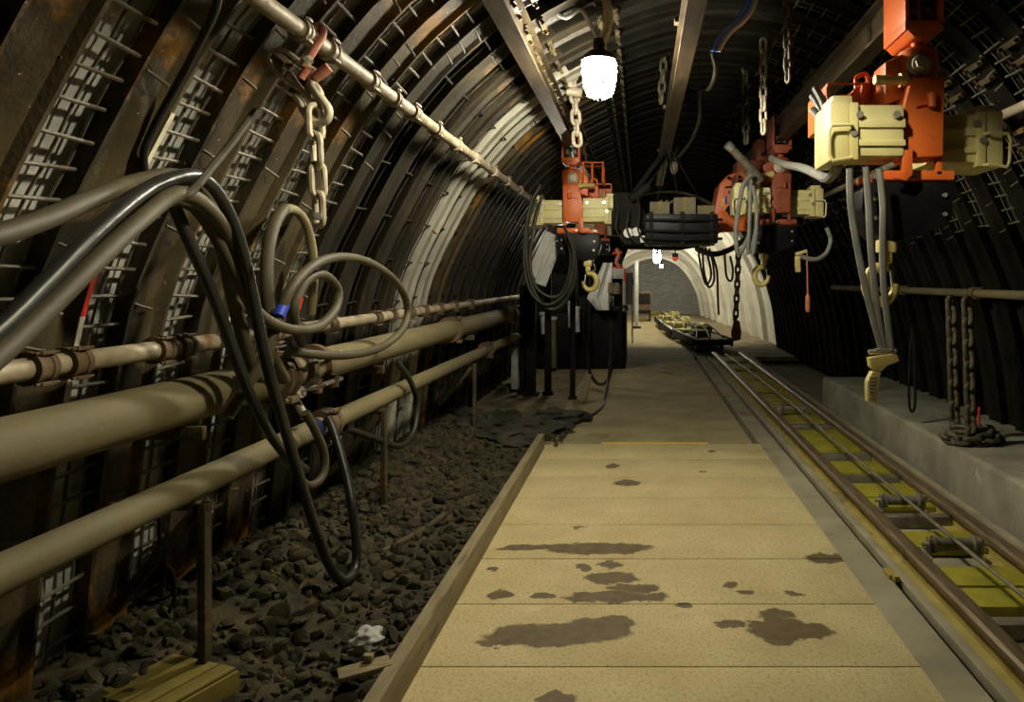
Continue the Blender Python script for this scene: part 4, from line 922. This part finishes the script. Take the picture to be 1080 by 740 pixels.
# ------------------------------------------------------------------ rail track at the right
t = thing('rail_track', 'yellow ladder like rail track along the right of the walkway', 'track', (1.8, .5, -.05))
def rail(x, s):
    mb = MB()                                              # s: +1 outward to the left
    mb.prism([(x - .045, .055), (x + .045, .055), (x + .045, .085), (x + .03, .098), (x - .03, .098), (x - .045, .085)], .5, 16.4, .003)
    r = mb.build('rail', M['rail'], t)
    MB().bx(x - .009, x + .009, .5, 16.4, -.03, .056).bx(x - .085, x + .085, .5, 16.4, -.045, -.03).build('web', M['yellweb'], r)
rail(1.525, 1); rail(2.075, -1)
MB().bx(1.382, 1.437, .5, 16.4, -.04, .008, .003).build('side_plate', M['greyconc'], t)
ysl = [(1.3, 1.6), (1.7, 2.0), (2.35, 2.65), (2.75, 3.05), (3.12, 3.36), (3.86, 4.10), (4.13, 4.40), (4.72, 5.02), (5.56, 5.78), (5.82, 6.2), (6.54, 6.95), (7.45, 7.87), (7.92, 8.4)]
y = 8.85
while y < 16: ysl += [(y, y + .42), (y + .46, y + .86)]; y += 1.3
for a, b in ysl: MB().bx(1.54, 2.06, a, b, -.04, .012, .006).build('sleeper', M['yell'], t)
for y in (2.2, 3.66, 5.3, 6.36, 7.15, 8.62, 9.95): MB().bx(1.54, 2.06, y - .045, y + .045, -.045, .03, .006).build('cross_bar', M['steel'], t)
MB().bx(1.33, 1.38, 4.25, 4.36, -.02, .02, .004).bx(1.345, 1.37, 4.2, 4.28, .0, .03, .003).build('clip', M['yellweb'], t)
for y, r, sx, lab in ((4.52, .036, 1, 'cable guide roller lying across the track, nearest one'), (5.42, .032, .9, 'cable guide roller lying across the track, second from the nearest'), (9.25, .032, .9, 'cable guide roller lying across the track, farthest one')):
    tt = thing('guide_roller', lab, 'roller', (1.8, y, .012), 'guide rollers')
    MB().lathe((1.66, y, .095), (1.9, y, .095), [(0, .05), (.06, .05), (.08, r), (.92, r), (.94, .05), (1, .05)], 20).build('roller', M['steel'], tt)
    for x in (1.64, 1.93):
        MB().prism([(x - .008, .01), (x + .008, .01), (x + .008, .13), (x - .008, .13)], y - .03, y + .03, .003).prism([(x - .01, .012), (x + .03 * (1 if x > 1.8 else -1), .012), (x + .03 * (1 if x > 1.8 else -1), .02), (x - .01, .05)], y - .09, y + .09, .002).build('bracket', M['steel'], tt)
    MB().cyl((1.6, y, .095), (1.97, y, .095), .012, n=10).build('axle', M['bolt'], tt)
tag(MB().tube([(1.77, 1.0, .145), (1.765, 3.0, .143), (1.76, 4.52, .142), (1.76, 5.42, .142), (1.77, 7.2, .13), (1.775, 9.25, .14), (1.78, 13, .1), (1.75, 16.3, .06)], .011, 10, sub=4).build('haulage_rope', M['steel']), 'steel haulage rope stretched over the guide rollers along the track', 'rope')
tag(MB().tube([(2.255, -1, -.075), (2.25, 6, -.075), (2.257, 16, -.075)], .014, 8, sub=3).build('ground_cable', M['cable']), 'black cable lying in the groove beside the right ledge', 'cable')
# track bending away in the distance, with flat wagons
for k, (x, y, rz, lab) in enumerate(((1.45, 19.2, .10, 'low flat rail wagon with yellow gear, nearest in the far tunnel'), (1.15, 22.6, .05, 'low flat rail wagon with yellow gear, middle of the far tunnel'), (1.0, 26.4, .03, 'low flat rail wagon with yellow gear, farthest in the tunnel'))):
    if k == 0:
        w0 = thing('rail_wagon', lab, 'wagon', (0, 0, 0), 'far rail wagons')
        MB().bx(-.42, .42, -1.6, 1.6, .14, .24, .02).bx(-.45, -.41, -1.65, 1.65, .12, .3, .01).bx(.41, .45, -1.65, 1.65, .12, .3, .01).build('deck', M['dark'], w0)
        MB().bx(-.4, .4, -1.5, 1.5, .24, .27, .01).build('deck_plate', M['steel'], w0)
        for yy in (-1.1, 1.1):
            for s in (-1, 1): MB().cyl((s * .24, yy, .095), (s * .32, yy, .095), .1, n=16).build('wheel', M['steel'], w0)
        MB().bx(-.3, .1, -.9, -.2, .27, .42, .04).cyl((-.2, .1, .38), (.3, .1, .38), .1, n=16).bx(.1, .34, .4, 1.1, .27, .5, .04).bx(-.34, -.1, .5, 1.2, .27, .36, .03).build('yellow_gear', M['yell'], w0)
        for s in range(3): MB().tube([(-.35 + s * .3, -1.5, .3), (-.2 + s * .2, -.6, .46), (-.3 + s * .25, .4, .52), (-.1 + s * .12, 1.4, .3)], .018, 8, sub=5).build('hose', M['cable'], w0)
        w0.location = (x, y, -.01); w0.rotation_euler = (0, 0, rz)
    else: dup(w0, (x, y, -.01), lab, rz=rz)
# mine car at far left and posts
t = thing('mine_car', 'dark ochre mine car standing before the far block wall', 'mine car', (0, 30, 0))
xx = at(679, 0, 30).x
MB().prism([(xx - .2, .42), (xx + .22, .42), (xx + .3, .62), (xx + .3, 1.12), (xx - .28, 1.12), (xx - .28, .62)], 30, 31.4, .03).build('tub', M['rustcl'], t)
MB().bx(xx - .24, xx + .24, 29.98, 30.0, .65, 1.05, .006).bx(xx - .22, xx + .2, 29.9, 31.4, .3, .42, .02).build('front_plate', M['dark'], t)
for s in (-1, 1):
    for yy in (30.2, 31.1): MB().cyl((xx + s * .2, yy, .19), (xx + s * .26, yy, .19), .2, n=16).build('wheel', M['dark'], t)
t = thing('portal_post', 'pale grey steel post standing at the left of the far tunnel floor', 'post', (at(671, 0, 26).x, 26, 0))
x = at(671.5, 0, 26).x
MB().bx(x - .06, x + .06, 25.94, 26.06, 0, 2.2, .01).build('column', M['palegrey'], t)
MB().bx(x - .14, x + .14, 25.86, 26.14, -.012, .05, .01).build('foot_plate', M['dark'], t)
t = thing('control_cabinet', 'pale cabinet on thin legs left of the far grey post', 'cabinet', (at(664, 0, 20).x, 20, 0))
x = at(664, 0, 20).x
MB().bx(x - .1, x + .09, 19.9, 20.1, .95, 1.75, .01).build('case', M['palegrey'], t)
for s in (-.08, .07): MB().cyl((x + s, 20, -.012), (x + s, 20, .96), .02, n=8).build('leg', M['palegrey'], t)
MB().bx(x + .06, x + .1, 19.88, 19.9, 1.45, 1.62, .002).build('blue_plate', M['blue'], t)
t = thing('exit_sign', 'small green and white sign on the far grey block wall', 'sign', at(700, 299, 36.55))
q = at(700, 299, 36.57)
MB().bx(q.x - .13, q.x + .13, q.y - .02, q.y + .02, q.z - .08, q.z + .08, .004).build('panel', mat('sign_green', (.05, .3, .16), (.07, .36, .2), 5, .5, bump=0), t)
MB().bx(q.x - .06, q.x + .06, q.y - .026, q.y - .02, q.z - .05, q.z + .05, .002).build('white_mark', M['white'], t)
tag(MB().bx(at(684, 0, 36).x, at(712, 0, 36).x, 36.1, 36.3, 0, .14, .01).build('stop_beam', M['yell'], sharp=30), 'low yellow stop beam across the far end before the block wall', 'beam')
t = thing('red_lamp', 'small red signal lamp under the roof of far white arches', 'lamp', at(712, 273, 24))
MB().lathe(at(712, 275, 24), at(712, 271, 24), [(0, .05), (.5, .1), (1, .09)], 12).build('lens', M['red'], t)
MB().cyl(at(712, 271, 24), at(712, 267, 24), .1, n=12).build('cap', M['dark'], t)
MB().cyl(at(712, 268, 24), at(712, 240, 24), .02, n=8).build('stem', M['dark'], t)
# cables draped along the far right white wall
for k, pts in enumerate(([(736, 262), (740, 285), (745, 300), (750, 290), (747, 272), (742, 255)], [(741, 258), (742, 282), (747, 302), (753, 296), (752, 278), (748, 262)], [(750, 265), (756, 285), (757, 310), (758, 332)], [(764, 262), (766, 290), (771, 296), (773, 285), (770, 270)])):
    wire('black cable draped on the far white wall, %s from left' % ORD[k], [(x, y, 20.3 - .1 * k) for x, y in pts], .03, 'cable', 'cable', 'cables on the far white wall', 'wall_cable')
# hanging chain with red tag
chain('dark chain hanging in front of the far white wall with the red tag below', at(779, 265, 17), at(776, 334, 17), .2, .1, .025, 'chaindk', CH)
t = thing('red_tag', 'faded red cloth bag hanging on the chain beside the track bend', 'bag', at(776, 345, 16.9))
MB().prism([(at(a, b, 16.9).x, at(a, b, 16.9).z) for a, b in ((774, 337), (780, 338), (782, 350), (781, 358), (772, 360), (771, 350))], 16.85, 16.95, .03).build('bag_body', M['pink'], t)
MB().tube([at(776, 332, 16.9), at(775, 338, 16.9)], .05, 8).build('neck', M['card'], t)

# ------------------------------------------------------------------ right side: wall pipe, chain pile, hanging straps
pipe('wall_pipe', 'thin dusty pipe running along the dark right wall', 2.9, 1.475, .036, 3.0, 12, M['pipe'], [(6.9, .1), (8.8, .1)], 'wall pipes', fat=1.5)
pipe('wall_pipe', 'rusty pipe clamped high under the right arches', 2.26, 2.62, .03, 2.0, 12, M['galv'], [(4.2, .1), (5.2, .1), (6.2, .1)], 'wall pipes', fat=1.6)
for k, (px, d, lab) in enumerate(((1003, 6.3, 'heavy dark chain hanging to the ledge, left of the pair'), (1020, 6.1, 'heavy dark chain hanging to the ledge, right of the pair'))):
    q = at(px, 0, d); chain(lab, (q.x, d, 1.44), (q.x + .03, d, .36), .12, .07, .019, 'chaindk', 'chains on the right wall', name='wall_chain')
q = at(1025, 452, 6.2)
path = [V((q.x + .22 * math.cos(a * 1.9) * (1 - a / 16), q.y + .16 * math.sin(a * 1.9) * (1 - a / 16), .345 + .01 * a)) for a in [i * .25 for i in range(36)]]
chain('rusty heap of heavy chain lying on the concrete ledge at right', None, None, .12, .07, .019, 'chaindk', 'chains on the right wall', name='chain_pile', path=path)
tag(MB().tube([at(962, 345, 7.0), at(959, 390, 7.0), at(959, 425, 7.0), at(962, 434, 7.0), at(965, 425, 7.0), at(965, 390, 7.0), at(963, 345, 7.0)], .012, 8, sub=5).build('strap', M['dark']), 'black strap loop hanging over the ledge from the wall pipe', 'strap')
t = thing('red_marker', 'thin red marker rod standing by the chains on the ledge', 'marker', at(1032, 440, 6.6))
MB().cyl(at(1032, 448, 6.6), at(1033, 429, 6.6), .012, n=8).build('rod', M['red'], t)

# ------------------------------------------------------------------ camera, world, colour
cd = bpy.data.cameras.new('camera'); cam = bpy.data.objects.new('camera', cd); COL.objects.link(cam)
cam.location = (0, 0, EYE); cam.rotation_euler = (PI / 2, 0, 0)
cd.sensor_width = 36; cd.lens = 36 * F / 1080; cd.shift_x = -135 / 1080; cd.shift_y = -76 / 1080; cd.clip_start = .05; cd.clip_end = 200
SC.camera = cam
w = bpy.data.worlds.new('world'); SC.world = w; w.use_nodes = True
w.node_tree.nodes['Background'].inputs['Color'].default_value = (0, 0, 0, 1); w.node_tree.nodes['Background'].inputs['Strength'].default_value = 0
vs_ = SC.view_settings; vs_.view_transform = 'Standard'; vs_.look = 'None'; vs_.gamma = 1; vs_.exposure = 0.0; vs_.use_curve_mapping = False
try:
    SC.cycles.max_bounces = 5; SC.cycles.diffuse_bounces = 3; SC.cycles.glossy_bounces = 2; SC.cycles.sample_clamp_indirect = 4
    SC.cycles.use_denoising = True; SC.cycles.use_light_tree = True
except Exception: pass
